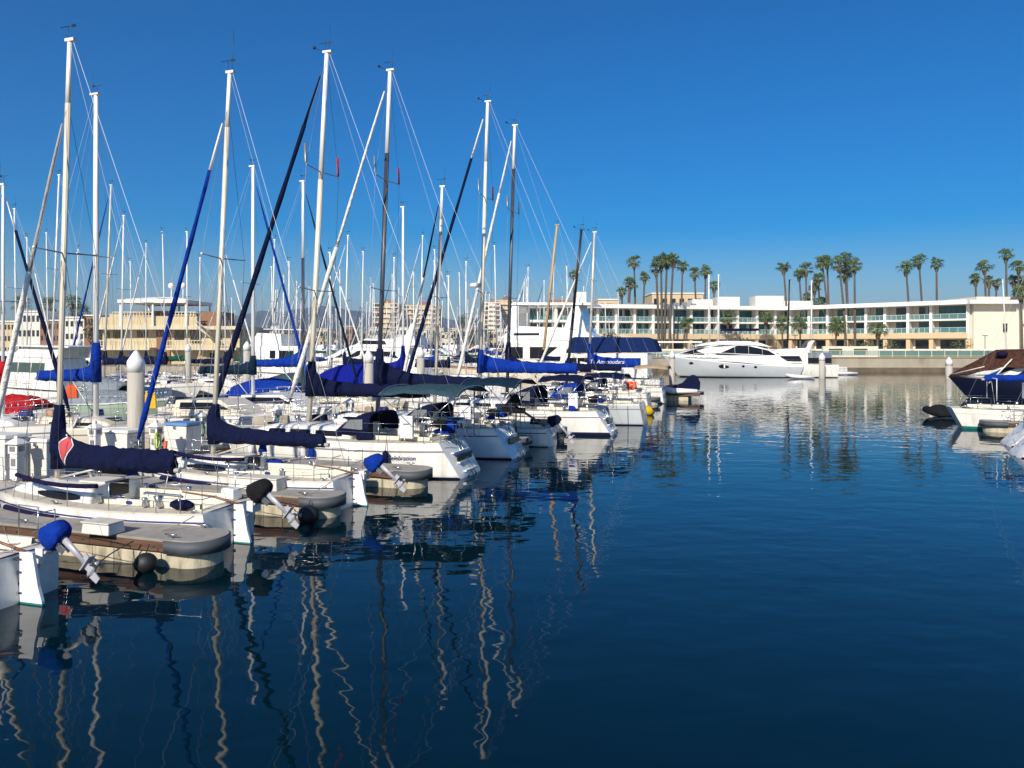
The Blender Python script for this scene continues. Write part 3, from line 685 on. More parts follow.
def piling(label, px, Y, d, ztop, stained=True, h0=-2.0):
    X = wx(px, Y); r = d / 2
    root = thing('piling', label, 'piling', (X, Y, 0), random.random(), 'mooring pilings')
    MB().tube([(0, 0, h0), (0, 0, ztop - d * 1.25)], r, 20).build('pile_shaft', 'pile_conc', root)
    MB().lathe((0, 0, ztop - d * 1.35), [(r * 1.05, 0), (r * 1.06, d * .62), (r * .98, d * .72), (r * .28, d * 1.27), (.01, d * 1.35)], 20).build('cone_cap', 'white_plastic', root)
    return root

def pedestal(label, x, y, hose=None):
    root = thing('power_pedestal', label, 'pedestal', (x, y, .66), ANG_U + .1, 'dock power pedestals')
    mb = MB(); mb.box((0, 0, .45), (.24, .24, .9)); mb.box((0, 0, .86), (.30, .30, .26)); mb.box((0, 0, 1.06), (.46, .46, .14), top=(.25, .25)); mb.box((0, 0, 1.16), (.1, .1, .08))
    mb.build('pedestal_body', 'white_plastic', root, .012)
    g = MB(); g.box((0, -.152, .86), (.18, .01, .14)); g.box((.152, 0, .86), (.01, .18, .14)); g.box((0, -.125, .5), (.14, .015, .2)); g.build('socket_panel', 'stripe_grey', root)
    if hose:
        hs = MB(); 
        for k in range(3): hs.tube([(.14 + .015 * k, -.14 + .13 * math.cos(2 * math.pi * q / 16), .55 + .26 * math.sin(2 * math.pi * q / 16) - .02 * k) for q in range(17)], .02, 5)
        hs.build('coiled_hose', hose, root)
    return root

def dock_box(label, x, y, rz=None, lid='box_white', d=(1.1, .6, .75)):
    root = thing('dock_box', label, 'dock box', (x, y, .66), ANG_U if rz is None else rz, 'dock storage boxes')
    MB().box((0, 0, d[2] / 2 - .03), (d[0], d[1], d[2] - .06), top=(1.06, 1.08)).build('box_body', 'box_white', root, .02)
    MB().box((0, 0, d[2] + .01), (d[0] * 1.16, d[1] * 1.2, .10), top=(.92, .85)).build('lid', lid, root, .02)
    MB().box((0, -d[1] * .57, d[2] - .1), (.1, .03, .1)).build('latch', 'steel', root)
    return root

O = Vector((-5.37, 14.49, 0))
def walk(px, s):  # point on the main walkway seen at image column px, s metres in from the finger ends
    B = O - U * s; k = (px - CX) / F; t = (k * B.y - B.x) / (W.x - k * W.y); return B + W * t

def bar_dock(name, label, a, b, w, group=None):
    a, b = Vector((a[0], a[1], 0)), Vector((b[0], b[1], 0)); d = b - a; L = d.length; root = thing(name, label, 'dock', a, math.atan2(d.y, d.x), group)
    MB().box((L / 2, 0, .615), (L, w, .09)).build('deck_slab', 'dock_top', root)
    mb = MB(); 
    for sg in (1, -1): mb.box((L / 2, sg * (w / 2 + .03), .50), (L, .06, .24))
    mb.build('wood_waler', 'dock_wood', root)
    fl = MB(); k = 0
    while k < L - 1: fl.box((k + 1.4, 0, .05), (2.7, w - .2, .9)); k += 3
    fl.build('concrete_float', 'dock_float', root, .03)
    return root

# ------------------------------------------------------------------ row 1: sterns to the fairway
BANG = math.atan2(.30, -.954)
def st(px, py, back=0):  # stern centre from the image point of its waterline
    Y = CAMH * F / (py - HZ); return (wx(px, Y), Y)

# ---- near class sloops (B0, B1, B2)
near = dict(fenders=0, L=7.4, beam=2.3, fs=.78, fb=.95, sw=.74, over=.75, trake=.08, mast=4.9, boomz=1.50, boomlen=3.45, cock=.42, cabf=.80, cabh=.34,
            win=[(.47, .66, .25, .80, True)], stripe='stripe_blue', boot='boot_teal', rub='deck', railh=.6, spread=[.52], spw=.95, mr=.075, mlow='mast_cream', mup='mast_white', split=.86, cth=.19, rake=.036)
p = dict(near, top=11.4, boomlen=0, jib=None, rudder=(.48, .86), outboard=(-.50, -.45, .98, 'canvas_blue', .95, 51), mast=5.7)
b0, h0, _ = sailboat('sailboat', 'white sloop cut off by the left edge, blue-covered outboard and white rudder at its stern', (-8.25, 12.95), BANG, p, group='white sloops with outboards tilted up')
p = dict(near, top=11.45, cover=('canvas_navy', 1.42, .56, .54, .75), jib=('sail_white', 'sail_grey', .6), jibtop=9.9, rudder=(.42, .84), outboard=(-.48, -.62, .96, 'canvas_black', 1.0, 51), boomz=1.52, seed=3, ant=.05)
b1, h1, cb1 = sailboat('sailboat', 'white sloop whose navy sail cover bears a red diamond', (-6.1, 16.9), BANG, p, group='white sloops with outboards tilted up')
p = dict(near, top=12.0, mast=4.45, rake=.052, cover=('canvas_navy', 1.05, .46, .40, .9), boomlen=3.7, boomz=1.62, jib=('canvas_blue', 'mast_white', .9), jibtop=11.0, mlow='mast_cream', rudder=(.42, .84), outboard=(-.62, -.50, 1.02, 'canvas_blue', .95, 50), seed=8, ant=1.2)
b2, h2, cb2 = sailboat('sailboat', 'white sloop with plain navy sail cover, blue furled jib and blue-covered outboard', (-4.3, 20.8), BANG, p, group='white sloops with outboards tilted up')

def ray_patch(name, target, pts, mt, parent, up, off=.01, sgn=1):
    """polygon grid thrown onto the side of a cover; pts (x,z) corners of a convex quad-ish polygon"""
    bm = bmesh.new(); bm.from_mesh(target.data); tree = BVHTree.FromBMesh(bm); bm.free()
    def hit(x, z):
        r = tree.ray_cast(Vector((x, sgn * 3, z)), Vector((0, -sgn, 0))); return (r[0].y if r[0] else sgn * .1) + sgn * off
    a, b, c, d = pts; n = 8; vs = []
    for i in range(n + 1):
        for j in range(n + 1):
            u, v = i / n, j / n
            x = lerp(lerp(a[0], b[0], u), lerp(d[0], c[0], u), v); z = lerp(lerp(a[1], b[1], u), lerp(d[1], c[1], u), v); vs.append(Vector((x, hit(x, z), z)))
    fs = [(i * (n + 1) + j, i * (n + 1) + j + 1, (i + 1) * (n + 1) + j + 1, (i + 1) * (n + 1) + j) for i in range(n) for j in range(n)]
    o = MB().add(vs, fs, 0, True).build(name, mt, parent); s = o.modifiers.new('s', 'SOLIDIFY'); s.thickness = .004; s.offset = 0; return o
cov = [c for ch in b1.children if ch.name.startswith('boom') for c in ch.children if c.name.startswith('sail_cover')][0]
ray_patch('diamond_border', cov, [(4.74, 2.02), (4.50, 2.22), (4.36, 1.95), (4.58, 1.47)], 'white_patch', cov, 0, .010)
ray_patch('red_diamond', cov, [(4.71, 2.01), (4.50, 2.17), (4.39, 1.95), (4.585, 1.55)], 'red_patch', cov, 0, .018)
# marks
def side_text(root, hull, txt, size, mt, x, k, sgn=1, shear=0):
    v = hull.pt(x, k, sgn); v2 = hull.pt(x, k + .2, sgn); dz = math.atan2(abs(v.y) - abs(v2.y), max(.01, v.z - v2.z))
    w = hull.pt(x - .5, k, sgn) - hull.pt(x + .5, k, sgn); yaw = math.atan2(w.y, w.x)
    m = Matrix.Translation(v + Vector((0, sgn * .02, 0))) @ Matrix.Rotation(yaw if sgn > 0 else yaw + math.pi, 4, 'Z') @ Matrix.Rotation(R(90) - dz * 0, 4, 'X')
    return text_mesh('hull_lettering', txt, size, mt, root, m, shear)
side_text(b1, h1, '10 4', .22, 'stripe_blue', 2.25, .52)
v = h1.pt(2.75, .52, 1)
mk = MB(); mk.box((2.85, v.y + .012, v.z), (.62, .03, .14), rz=math.atan2((h1.pt(3.3, .52, 1) - h1.pt(2.2, .52, 1)).y, 1.1)); mk.build('dark_decal', 'canvas_black', b1)
# navy lifeline pads and things lying in the cockpits
for rt, hh in ((b1, h1), (b2, h2)):
    q = MB(); q.tube([(x, hh.hb(x) - .05, hh.sz(x) + .50 - .06 * math.sin(math.pi * (x - 2.6) / 2.6)) for x in (2.6, 3.1, 3.6, 4.1, 4.6, 5.2)], .05, 8); q.build('lifeline_pad', 'canvas_purple', rt)
    q = MB(); q.tube([(x, hh.hb(x) + .06, hh.sz(x) - .26) for x in (3.6, 4.1, 4.6, 5.1, 5.5)], .065, 8); q.build('side_fender', 'canvas_purple', rt)
    q = MB(); q.box((2.2, .38, hh.sz(2) - .05), (1.0, .28, .08)); q.ball((2.75, .35, hh.sz(2) + .06), .12); q.ball((2.2, .55, hh.sz(2) + .08), .11, sc=(1.5, .8, .7)); q.build('cushion', 'cushion', rt)
    q = MB(); q.tube([(3.0, -.3, hh.sz(3) + .5), (3.0, -.3, hh.sz(3) + .62)], [.13, .10], 10); q.ball((3.0, -.3, hh.sz(3) + .62), .10); q.build('vent_cowl', 'canvas_blue', rt)
    continue
    q = MB(); q.add([Vector(c) for c in ((2.2, -.55, hh.sz(2) + .0), (2.2, .5, hh.sz(2) + .0), (3.1, .5, hh.sz(2) + .62), (3.1, -.55, hh.sz(2) + .62), (2.2, -.55, hh.sz(2) - .02), (2.2, .5, hh.sz(2) - .02), (3.1, .5, hh.sz(2) + .60), (3.1, -.55, hh.sz(2) + .60))], [(0, 1, 2, 3), (7, 6, 5, 4), (0, 1, 5, 4), (1, 2, 6, 5), (2, 3, 7, 6), (3, 0, 4, 7)]); q.build('spray_hood', 'canvas_grey', rt)

# ---- large cruising boats
big = dict(fs=1.15, fb=1.35, sw=.66, over=1.0, trake=.72, fenders=3, clutter=12, cock=.36, cabf=.76, cabh=.42, stripe='stripe_grey', rub='gelcoat', railh=.62, stn=5, spread=[.36, .68], spw=1.15, mr=.10, wr=.007, scoop=True, wheel=1.6, jr=.12, anemo=True, rake=.02,
           win=[(.40, .50, .35, .8, False), (.52, .60, .35, .8, False), (.62, .69, .35, .78, False)], cth=.2)
b3, h3, _ = sailboat('sailboat', 'big white sailboat with teal bimini, navy furled jib and long navy sail cover', (-1.35, 25.7), BANG,
    dict(big, L=10.6, beam=3.3, mast=6.15, rake=.055, top=14.6, boomz=2.62, boomlen=4.6, cover=('canvas_navy', 1.15, .5, .42, 1.1), jib=('canvas_navy', 'canvas_navy', .9), mlow='mast_cream', mup='mast_white', split=.66, tube_refl=3,
         bimini=(-.1, 2.7, 1.45, 2.9, 'canvas_lightteal', 1.75), dodger=(3.2, 4.6, 1.15, 1.3, .75, 'canvas_navy'), seed=5))
b3['label'] = 'big white sailboat with scooped stern under a light teal bimini, navy jib on its forestay'
side_text(b3, h3, 'Celebration', .20, 'stripe_blue', 1.75, .42, shear=.3)
b4, h4, _ = sailboat('sailboat', 'scooped-stern sailboat with white furled jib, its mast dark below and white on top', (.3, 30.0), BANG,
    dict(big, L=10.6, beam=3.3, mast=6.1, rake=.04, top=15.5, boomz=2.7, boomlen=4.6, cover=('canvas_navy', 1.5, .6, .45, 1.4), jib=('sail_white', 'sail_white', .5), mlow='mast_dark', mup='mast_white', split=.76, tube_refl=3,
         bimini=(-.3, 2.0, 1.4, 2.95, 'canvas_teal', 1.75), dodger=(3.2, 4.6, 1.15, 1.3, .7, 'canvas_navy'), seed=9, hull='gelcoat_white'))
b45, _, _ = sailboat('sailboat', 'small sloop with round navy outboard cover tucked in before the teal-spotted dock end', (1.75, 33.3), BANG,
    dict(near, L=7.6, mast=5.5, top=11.4, jib=('sail_white', 'canvas_black', .7), jibtop=11.0, boomlen=0, outboard=(-.3, .1, .95, 'canvas_navy', 1.0, 40), spw=.8, win=[(.47, .66, .3, .7, True)]))
b45['label'] = 'small sloop with a round navy outboard cover, white furled jib, squeezed between two bigger boats'
b5, h5, _ = sailboat('sailboat', 'white sailboat', (5.0, 37.6), BANG,
    dict(big, L=11.6, beam=3.5, mast=7.0, rake=.03, top=16.7, boomz=3.0, boomlen=5.2, cover=('canvas_blue', 1.12, .62, .52, 2.2), jib=('canvas_navy', 'sail_white', .86), mlow='mast_cream', mup='mast_white', split=.8, radar=7.3, tube_refl=3, bootw=2,
         dodger=(3.7, 5.3, 1.25, 1.35, .95, 'canvas_navy'), bimini=(1.3, 3.5, 1.4, 2.75, 'canvas_navy', 1.6), seed=12))
b5['label'] = 'white sailboat with bright blue sail cover, navy bottom paint and radar on its mast'
b6, _, _ = sailboat('sailboat', 'dark navy sailboat with dark mast topped white', (7.3, 42.3), BANG,
    dict(big, L=11.4, beam=3.4, mast=7.95, rake=.03, top=16.9, boomz=2.9, boomlen=5.0, cover=('canvas_navy', 1.6, .55, .4, .9), jib=('sail_white', 'sail_white', .8), mlow='mast_dark', mup='mast_white', split=.84, tube_refl=4 - 3, hull='gelcoat_grey', scoop=False, trake=.2,
         dodger=(3.6, 5.2, 1.2, 1.35, .9, 'canvas_blue'), bimini=(1.0, 3.2, 1.4, 2.7, 'canvas_navy', 1.6), seed=15))
b6['label'] = 'grey-hulled sailboat behind the bright blue sail cover, dark mast with white top'
b7, _, _ = sailboat('sailboat', 'sailboat with all-black bare mast and dark canvas near the end of the row', (9.0, 50.5), BANG,
    dict(big, L=9.6, beam=3.1, mast=5.6, top=12.0, boomz=2.7, boomlen=3.8, cover=('canvas_navy', .7, .5, .4), jib=None, mlow='mast_black', mup='mast_black', split=.5, scoop=False, trake=.1, dodger=(3.0, 4.4, 1.1, 1.3, .8, 'canvas_navy'), seed=2, rake=.1, mbase=1.6, detail=1))
b8, h8, _ = sailboat('sailboat', 'white sailboat with lettered blue sail cover under a long navy awning, last of the row', (11.4, 57.6), BANG,
    dict(big, L=10.4, beam=3.4, mast=5.8, top=12.9, boomz=2.75, boomlen=4.0, cover=('canvas_blue', 1.7, .8, .62, .8), jib=('sail_white', 'sail_white', .8), scoop=False, trake=.15, seed=4, rake=.04,
         bimini=(-.3, 2.2, 1.3, 2.75, 'canvas_tan', 1.5)))
cov = [c for ch in b8.children if ch.name.startswith('boom') and not ch.name.startswith('boom_') for c in ch.children if c.name.startswith('sail_cover')][0]
text_mesh('cover_lettering', 'Ta Ammoudara', .42, 'white_patch', cov, Matrix.Translation((4.35, .27, 3.02)) @ Matrix.Rotation(math.pi, 4, 'Z') @ Matrix.Rotation(R(90), 4, 'X'), .25, .01)

# ---- fingers of row 1
finger('nearest finger dock with grey rubber end, brown boards and a white step box on it', 225, 575, 10.5, 1.12, dy=.18)
finger('second nearest finger dock with rounded grey end, behind the sloop with the red diamond', 349, 522, 10.5, 1.08, dy=.1)
finger('third finger dock, its grey end below the scooped stern of the teal bimini boat', 438, 491, 10.5, 1.15)
finger('short pale float end just right of the second scooped stern', 539, 453, 10.5, 1.3)
finger('finger dock with black ball fender before the navy bottomed white hull', 574, 441, 10.5, 1.3)
finger('distant finger dock end beside the yellow float', 641, 415, 10, 1.2)
finger('farthest finger dock end before the lone piling, under the last white stern', 666, 405.5, 10, 1.2)
t = thing('step_box', 'white fibreglass step box on the nearest finger dock', 'step box', (-8.15, 15.45, .55), ANG_U)
MB().box((0, 0, .12), (.70, .42, .22), top=(.95, .9)).build('box_body', 'box_white', t, .02); MB().box((0, 0, .24), (.72, .44, .03)).build('tread', 'deck', t, .01)
q = O - U * 9.9 + W * 0
t = thing('step_box', 'white step box on the second finger dock beside the plain navy covered sloop', 'step box', (wx(258, 20.3), 20.3, .55), ANG_U)
MB().box((0, 0, .14), (1.5, .5, .28), top=(.97, .9)).build('box_body', 'box_white', t, .02); MB().box((0, 0, .30), (1.52, .52, .04)).build('tread', 'deck', t, .01)
for lab, px, py, r in (('black ball fender floating against the nearest finger dock', 147, 571, .20), ('black teardrop fender floating at the second finger dock', 309, 521, .24), ('black fender at the third finger dock', 413, 487, .22), ('black ball fender against the dock by the navy bottomed hull', 553, 440, .25)):
    Y = CAMH * F / (py - HZ) - .0; t = thing('ball_fender', lab, 'fender', (wx(px, Y), Y - .05, .16), 0, 'ball fenders on the finger docks')
    mb = MB(); mb.ball((0, 0, 0), r, 0, 16, (1.1, 1, 1)); mb.tube([(0, 0, r * .9), (.02, .1, .34)], .012, 5, 1); mb.build('fender_ball', ['black_rubber', 'rope_dark'], t)

# dock lines
def rope(label, a, b, sag=.15, mt='rope', r=.012):
    a, b = Vector(a), Vector(b); o = MB().tube([a.lerp(b, i / 8) - Vector((0, 0, sag * math.sin(math.pi * i / 8))) for i in range(9)], r, 5).build('dock_line', mt)
    tag(o, label, 'rope', 'dock lines'); return o
rope('dock line from the nearest finger dock to the red diamond sloop', (-7.6, 15.4, .56), (-6.5, 15.85, .8), .12)
rope('dark line drooping over the brown side of the nearest finger dock', (-7.3, 14.95, .52), (-8.0, 14.6, .02), -.05, 'rope_dark', .014)
rope('dock line from second finger dock to the plain navy covered sloop', (-5.4, 19.4, .56), (-4.6, 19.7, .82), .1)

# ---- main walkway and its furniture
A = O - U * 10.6 - W * 8; Bq = O - U * 10.6 + W * 56
struct_walk = bar_dock('main_walkway', 'long floating walkway that the near finger docks branch from', A, Bq, 2.2)
for lab, px, s, hose in (('white pedestal nearest the left edge of the photo', 17, 9.75, None), ('white pedestal just right of the blue covered mast', 95, 11.3, None), ('white pedestal with lime and orange hoses, right of the big piling', 156, 9.75, 'lime'),
                         ('white pedestal with green hose coil left of the plain navy sail cover', 201, 11.2, 'hose_green'), ('white pedestal with green hose above the middle of the navy sail cover', 277, 10.2, 'hose_green'), ('small distant pedestal beneath the long navy sail cover', 350, 10.0, None)):
    q = walk(px, s); pedestal(lab, q.x, q.y, hose)
q = walk(159, 9.6); t = tag(MB().tube([(q.x + .2, q.y - .1, .55), (q.x + .28, q.y - .12, 1.2)], .06, 8).build('coiled_hose', 'orange'), 'orange hose bundle beside the white pedestal by the big piling', 'hose')
for lab, px, s, lid, d in (('white dock box cut by the left edge of the photo', 2, 10.6, 'box_white', (1.1, .7, 1.15)), ('white dock box left of the red diamond sail cover', 46, 9.8, 'box_white', (.75, .6, 1.0)),
                           ('white dock box beside the foot of the big piling', 121, 11.2, 'box_white', (1.1, .6, .8)), ('white dock box with pale blue lid before the plain navy sail cover', 183, 10.0, 'box_lid_blue', (.9, .7, .95)),
                           ('farther white dock box under the navy furled jib', 236, 11.0, 'box_white', (1.0, .6, .8)), ('white dock box below the blue tarp boat', 318, 10.8, 'box_white', (1.0, .6, .8))):
    q = walk(px, s); dock_box(lab, q.x, q.y, None, lid, d)
q = walk(136, 11.5); piling('big near piling with white cone cap between the two navy sail covers', 136, q.y, .55, 4.12)
q = walk(369, 11.5); piling('piling with white cone cap left of the dark mast, behind the long navy sail cover', 368.5, q.y, .50, 4.05)
piling('slim piling with white cap standing alone left of the silver yacht', 672, 71.0, .52, 3.75)
piling('far piling with white cap left of the white mast with blue sail cover', 79, 62, .5, 4.9)
piling('far piling before the white trawler', 247, 60, .55, 4.6)
piling('far piling beside the classic grey hull, left of the cream mast', 420.5, 55, .55, 4.15)
piling('white piling at the stern of the flybridge boat', 822, 100, .75, 3.3)
piling('white piling in front of the seawall left of the brown canvas', 949, 98, .8, 2.8)
piling('distant piling left of the navy furled jib', 188, 66, .5, 4.4)
piling('distant piling right of the blue tarp boat', 305, 74, .5, 4.2)
# ------------------------------------------------------------------ row 2: boats on the far side of the walkway, bows to the right
FANG = BANG + math.pi
def by_mast(px, Y, mastx, ang):  # stern position so that the mast stands at image column px
    return (wx(px, Y) - math.cos(ang) * mastx, Y - math.sin(ang) * mastx)
r2 = dict(fs=1.05, fb=1.25, sw=.72, over=.9, trake=.1, cock=.34, cabf=.72, cabh=.42, stripe='stripe_grey', spread=[.5], mr=.09, detail=1, rub='gelcoat', stn=4, L=8.6, beam=2.8, mast=4.9, rake=0, cth=.2)
g2 = 'sailboats beyond the walkway with bows to the right'
s1, hs1, _ = sailboat('sailboat', 'cream sloop with bright blue boom cover on a thick white mast, left of big piling', by_mast(96, 31.0, 4.9, FANG), FANG,
    dict(r2, top=14.3, boomz=2.95, boomlen=3.1, cover=('canvas_blue', 1.5, .55, .42, .45), jib=None, mlow='mast_white', mup='mast_white', mr=.12, win=[(.40, .50, .35, .7, False), (.27 + .27, .64, .35, .7, False)], hull='gelcoat_cream', seed=21), group=g2)
s2, _, _ = sailboat('sailboat', 'sloop at far left with white mast and navy furled jib slanting down to the right', by_mast(3, 31, 4.9, FANG), FANG,
    dict(r2, top=10.7, L=8.6, boomz=2.8, boomlen=2.6, cover=('canvas_red', .9, .6, .5), jib=('canvas_navy', 'wire_light', .9), mlow='mast_white', mr=.075, seed=22), group=g2)
s3, _, _ = sailboat('sailboat', 'sloop with straight white mast and teal mast boot, blue jib slanting right', by_mast(253, 40, 5.2, FANG), FANG,
    dict(r2, L=9, mast=5.2, top=13.5, boomz=2.9, boomlen=3.4, cover=('canvas_teal', .9, .5, .4), jib=('canvas_blue', 'canvas_blue', .9), mlow='mast_white', mr=.10, hull='gelcoat_cream', seed=23, jibtop=12.9), group=g2)
s4, _, _ = sailboat('sailboat', 'sloop with half dark mast and royal blue sail cover sweeping left', by_mast(303, 46, 5.4, FANG), FANG,
    dict(r2, L=9.4, mast=5.4, top=14.0, boomz=3.1, boomlen=4.1, cover=('canvas_blue', 1.25, .62, .3, 1.6), jib=('canvas_teal', 'canvas_teal', .9), mlow='mast_dark', mup='mast_white', split=.64, mr=.10, seed=24), group=g2)
s5, _, _ = sailboat('sailboat', 'sloop with plain white mast, blue pointed sail cover beside the dark mast', by_mast(403, 54, 5.2, FANG), FANG,
    dict(r2, L=9, mast=5.2, top=13.9, boomz=2.7, boomlen=3.0, cover=('canvas_royal', 1.6, .5, .4, .6), jib=None, mlow='mast_white', mr=.09, seed=25), group=g2)
s6, _, _ = sailboat('sailboat', 'sloop with thin white mast between the long navy jib and the walkway, cream deck', by_mast(330, 58, 5.2, FANG), FANG,
    dict(r2, L=9, mast=5.2, top=11.2, boomz=2.7, boomlen=3.0, cover=('canvas_white', .8, .5, .4, .6), jib=('sail_white', 'sail_white', .8), mlow='mast_white', mr=.07, seed=26), group=g2)
s7, _, _ = sailboat('sailboat', 'low white sloop with slim mast left of the grey classic hull', by_mast(452, 62, 5.2, FANG), FANG,
    dict(r2, L=8.6, mast=4.9, top=9.8, boomz=2.6, boomlen=3.0, cover=('canvas_navy', .8, .5, .4, .6), jib=None, mlow='mast_white', mr=.07, seed=27), group=g2)
# small motor boats between them
def runabout(label, px, Y, ang, L=7, beam=2.6, hull='gelcoat', cov=None, z=1.0, win='window_dark', cab=True):
    t = [dict(prof=[(.30, z), (.30, z + .75), (.62, z + .8), (.80, z + .1)], w=(beam * .40, beam * .33), mat=hull, win=[[(.34, z + .35), (.34, z + .65), (.60, z + .68), (.70, z + .38)]], wmat=win)] if cab else []
    r, h = powerboat('motor_boat', label, (wx(px, Y), Y), ang, dict(L=L, beam=beam, fs=z - .1, fb=z + .25, hull=hull, tiers=t, railh=.5, over=.8), group='small motor boats in the marina')
    if cov:
        mb = MB(); n = 12; rings = []
        for i in range(n + 1):
            x = lerp(.02, .72, i / n) * L; k = math.sin(math.pi * min(1, .12 + .85 * i / n)) ** .5; w = h.hb(x) * 1.02; ring = [Vector((x, w * c, h.sz(x) + cov[1] * k * (1 - abs(c) ** 2.2) + (.16 if cov[0] == 'canvas_red' else .05) * pnoise(Vector((x * 2.2, c * 3, Y))) - .08 * (abs(c) > .95))) for c in [q / 6 for q in range(-6, 7)]]
            rings.append(ring)
        o = mb.loft(rings, 0, True, False, False).build('boat_cover', cov[0], r); s = o.modifiers.new('s', 'SOLIDIFY'); s.thickness = .03
    return r, h
runabout('cream cabin boat moored just right of the big piling, wood strip along its side', 150, 37.5, FANG, 7.6, 2.7, 'gelcoat_cream')
runabout('white cabin boat beyond the plain navy sail cover', 215, 41, FANG, 7.6, 2.7, 'gelcoat')
runabout('boat under a large royal blue tarp left of the second piling', 318, 50.5, FANG, 8.0, 3.2, 'gelcoat', ('canvas_royal', 1.9), z=1.3, cab=False)
runabout('boat under a royal blue tarp behind the teal booted mast', 236, 49.5, FANG, 7.2, 3.0, 'gelcoat', ('canvas_blue', 1.1), z=1.2, cab=False)
runabout('boat under a light teal tarp left of the blue tarp boat', 266, 54, FANG, 7.2, 3.0, 'gelcoat', ('canvas_lightteal', 1.3), z=1.2, cab=False)
runabout('boat under bright red covers at the left edge', -10, 36.5, FANG, 4.6, 2.2, 'gelcoat', ('canvas_red', .8), z=1.25, cab=False)
runabout('green-white open boat right of the white mast with blue cover', 70, 45, FANG, 7, 2.6, 'gelcoat_green', ('canvas_grey', .7), z=1.1, cab=False)
runabout('white cuddy boat with dark windows before the tall dark mast', 345, 47, FANG, 7.6, 2.7, 'gelcoat_white', z=1.2)
runabout('cream cabin boat under the blue boom cover of the half dark mast', 280, 42.5, FANG, 7.6, 2.8, 'gelcoat_cream', z=1.25)
runabout('small white cruiser below the teal bimini, beyond the walkway', 372, 51.5, FANG, 7.6, 2.8, 'gelcoat', z=1.3)
runabout('small white cruiser beyond the walkway, left of the bright blue sail cover', 415, 57.5, FANG, 8.0, 2.8, 'gelcoat_white', z=1.35)
runabout('white hull with inflatable look behind the big piling', 130, 52, BANG, 7, 2.6, 'gelcoat_white', ('canvas_grey', .9), z=1.2, cab=False)
for lab, px, Y, c, z, s in (('yellow jerry can standing on a deck right of the big piling', 150, 36.6, 'yellow', 2.05, 1.3), ('red cooler box on a deck under the long navy cover', 357, 44, 'red', 1.55, 1.3), ('orange life ring case beyond the red covered boat', 72, 38.5, 'orange', 2.4, 1.2)):
    t = thing('jerry_can' if 'jerry' in lab else ('cooler_box' if 'cooler' in lab else 'life_ring_case'), lab, 'container', (wx(px, Y), Y, z - .8), .3)
    mb = MB(); mb.box((0, 0, .3 * s), (.45 * s, .3 * s, .5 * s), top=(.85, .8)); mb.box((0, 0, .58 * s), (.3 * s, .06 * s, .05 * s)); mb.box((-.12 * s, 0, .62 * s), (.08, .05, .12)); mb.build('body', c, t, .04)

# ------------------------------------------------------------------ further rows: bows left, masts raked right
g3 = 'farther sailboats across the second fairway'
r3 = dict(r2, detail=1, spread=[.55], mr=.085, L=9.6, mast=5.6, boomz=2.9, boomlen=3.6, rake=.05)
for lab, px, Y, topy, jib, cov, ml, mr, rk in (
    ('slim pale mast sailboat just left of the red diamond boat mast, at the far row', 51, 58, 176, None, 'canvas_navy', 'mast_white', .08, .05),
    ('far sailboat with raked grey mast and blue furled jib right of the thick white mast', 104, 60, 186, ('canvas_blue', 'canvas_blue', .9), 'canvas_navy', 'mast_cream', .09, .045),
    ('far sailboat with short bare mast left of the red diamond boat mast', 48.5, 72, 233, None, 'canvas_white', 'mast_white', .07, -.02),
    ('far sailboat before the canopy of the yellow clubhouse, white mast with one crosstree', 121, 66, 216, ('sail_white', 'sail_white', .8), 'canvas_navy', 'mast_white', .08, .02),
    ('far sailboat with short white mast, second mast from the left edge', 17, 56, 209, None, 'canvas_blue', 'mast_white', .07, -.02),
    ('far sailboat with green sail cover before the yellow clubhouse', 187, 74, 232, None, 'canvas_green', 'mast_white', .08, .0),
    ('far sailboat with tan wooden mast before the three storey white motor yacht', 541, 72, 226, None, 'canvas_navy', 'mast_tan', .13, .11),
    ('far sailboat with very slim white mast right of the straight white mast', 420, 78, 236, ('sail_white', 'sail_white', .8), 'canvas_white', 'mast_white', .06, .02)):
    L = 9.6; rx = 5.6; A_ = BANG if 'green' not in lab else FANG; z_t = wz(topy, Y)
    sailboat('sailboat', lab, by_mast(px, Y, rx, A_), A_, dict(r3, top=z_t, cover=(cov, 1.0, .5, .4, .6), jib=jib, mlow=ml, mup=ml, mr=mr, rake=rk, seed=px % 7), group=g3)

